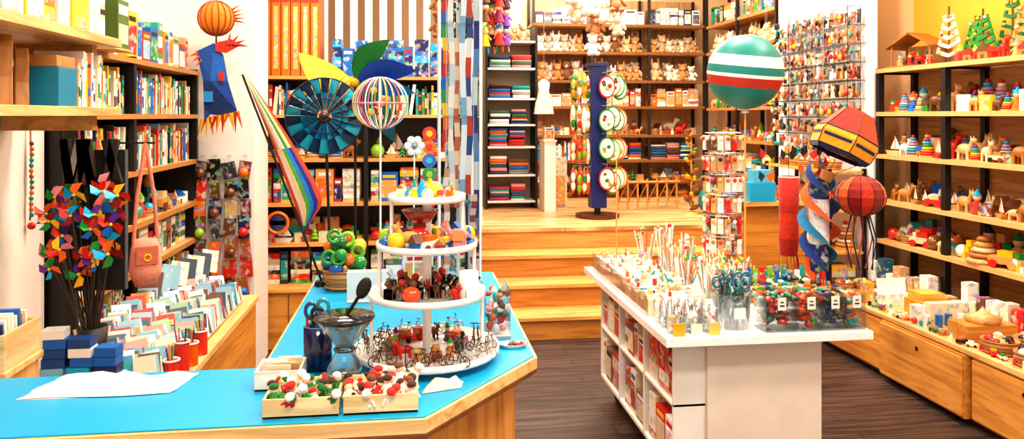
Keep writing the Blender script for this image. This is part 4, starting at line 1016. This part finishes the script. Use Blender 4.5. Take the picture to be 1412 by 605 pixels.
# blue spinner with plates
b=B('blue_card_spinner_rack'); x,y=1.665,6.78
b.cone(x,y,.68,.2,.2,.03,0x5a2a14,'paint',24); b.cone(x,y,.71,.03,.03,.08,BLACK); b.box(x,y,.77,.14,.14,1.28,0x0c2068,'paint')
b.box(x,y,2.05,.2,.17,.03,NAVY)
pl=[WHITE,WHITE,0xd8501a,0x1a7a2a,0xe8b018,CREAM,0xb82818,0xe09020,0x80a828]
for k in range(4):
    z=1.86-.28*k
    for j,(dx,dy) in enumerate(((-.1,-.04),(-.13,-.02),(-.16,.0),(-.2,.02),(-.14,-.08),(-.18,-.06),(-.23,-.02),(.05,-.15),(.11,-.12),(.16,-.08),(.2,-.02))):
        zz=z+U(-.02,.02)
        b.rod((x+dx*.5,y+dy*.5,zz+.13),(x+dx,y+dy,zz+.13),.003,GREY,seg=4)
        b.rod((x+dx,y+dy,zz+.13),(x+dx,y+dy,zz+.06),.003,GREY,seg=4)
        if dx<0:
            c=R.choice(pl); b.sph(x+dx,y+dy,zz,.026,c,'paint',ry=.02,rz=.12,seg=10,ring=8)
            b.sph(x+dx,y+dy-.012,zz+.03,.022,R.choice(pl),'print',ry=.018,rz=.045,seg=8); b.sph(x+dx,y+dy-.012,zz-.05,.022,R.choice(pl),'paint',ry=.016,rz=.04,seg=8)
        else:
            r=.075; b.cone(x+dx,y+dy+.005,zz,r,r,.008,R.choice([0x2a8a3a,0x2a8a3a,0x80a828,ORANGE,RED]),'gloss',20,m=RX(PI/2)@S(1,1.35,1)); b.cone(x+dx,y+dy-.004,zz,r*.85,r*.85,.006,WHITE,'gloss',20,m=RX(PI/2)@S(1,1.35,1))
            for q in range(6): b.sph(x+dx+U(-.035,.035),y+dy-.011,zz+U(-.055,.055),U(.012,.022),R.choice(pl+[BROWN]),'paint',ry=.003,seg=8,ring=5)
b.done()
b=B('hanging_plush_bunnies')
for (dx,z,s,c) in((-.05,2.52,.3,0xf4ede0),(-.16,2.45,.26,0xe8c8a8),(.1,2.45,.28,0xf0dcc0),(.02,2.32,.25,0xc88858),(.2,2.55,.26,0xa06038),(-.12,2.7,.25,WHITE),(.1,2.72,.26,0xb87040),(-.02,2.15,.22,WHITE),(-.22,2.62,.24,0xf4e4d0),(.22,2.34,.22,0xe8d0b0)):
    b.push(T(1.66+dx,6.9+U(-.04,.04),z)); teddy(b,s,c); b.pop(); b.rod((1.66+dx,6.9,z+s*.5),(1.66+dx,6.9,CE),.002,GREY,seg=4)
b.done()
b=B('hanging_marionettes')
for i in range(12):
    x=.62+(i%4)*.065+.03; z=2.6-.17*(i//4)+U(-.03,.03); y=6.9+.05*(i%2)
    b.push(T(x,y,z)); doll(b,.19,R.choice([RED,PURPLE,0x8a2050,ORANGE,0x301828,YELLOW,BROWN])); 
    for e in(-1,1): b.rod((e*.02,0,.02),(e*.03,0,-.06),.008,R.choice(BRIGHT))
    b.pop(); b.rod((x,y,z+.15),(x,y,CE),.0015,GREY,seg=4)
b.done()
b=B('hanging_plush_animals')
for i in range(8):
    x=.17+(i%4)*.065; z=2.1+.14*(i//4); y=4.95+.05*(i%2); b.push(T(x,y,z)); teddy(b,.18,R.choice([0x6a3a1c,0x98602c,CREAM,0x4a2814,0xb89068])); b.pop(); b.rod((x,y,z+.12),(x,y,CE),.0015,GREY,seg=4)
b.done()
b=B('wooden_lattice_barrier')
for i in range(7): b.rod((2.0+.1*i,7.3,.68),(2.0+.1*i,7.3,.98),.01,WOOD,'woodz')
for z in(.76,.95): b.rod((1.97,7.3,z),(2.63,7.3,z),.01,WOOD,'woodx')
for i in range(6): b.rod((2.0+.1*i,7.29,.76),(2.1+.1*i,7.29,.95),.006,DWOOD)
b.done()
b=B('rainbow_leaf_tower'); x,y=2.6,6.9
b.cone(x,y,.68,.07,.06,.02,WOOD); b.rod((x,y,.68),(x,y,1.45),.008,WOOD)
for i in range(22):
    a=i*1.1; b.sph(x+.035*math.cos(a),y+.035*math.sin(a),.74+i*.032,.05*(1.1-i*.025),[0x6a4a18,0xa85818,0x4a7a20,0xa03018,0xd8a018][i%5],ry=.022,rz=.022,m=RZ(a)@RY(-.4))
b.done()
b=B('colorful_backpack_pile')
for i in range(5): b.sph(2.85+U(-.1,.12),6.75+.06*i,.68+.12,.1,R.choice([RED,TEAL,YELLOW,BLUE,ORANGE]),'fabric',ry=.07,rz=.12)
b.done()
b=B('picture_frame_easel'); b.box(1.45,7.6,.68,.18,.1,.5,CREAM,'print'); b.box(1.45,7.545,.7,.14,.004,.3,0xe8a050,'print'); b.done()
b=B('kite_sail'); x,y,z=2.88,6.3,2.0
b.rod((x,y,z+.16),(x,y,CE),.0015,BLACK)
for j in range(10):
    a,d=2*PI*j/10,2*PI*(j+1)/10
    for i in range(4):
        e0,e1=PI/8*i,PI/8*(i+1); b.add([(x+.14*math.cos(e)*math.cos(q),y+.14*math.cos(e)*math.sin(q),z+.16*math.sin(e)) for e,q in((e0,a),(e0,d),(e1,d),(e1,a))],[(0,1,2,3)],[PURPLE,RED,ORANGE,0x8a2a80][j%4],'fabric')
b.done()

# ------------------------------------------------------------ camera
cam=bpy.data.cameras.new('camera'); cam.sensor_width=36; cam.lens=1050/1412*36; cam.shift_y=-142.5/1412; cam.clip_start=.05
co=bpy.data.objects.new('camera',cam); co.location=(0,0,1.6); co.rotation_euler=(PI/2,0,-math.radians(7.4)); sc.collection.objects.link(co); sc.camera=co
sc.view_settings.view_transform='Standard'
try: sc.view_settings.look='Medium High Contrast'
except Exception as e: print(e)
sc.view_settings.exposure=0.3
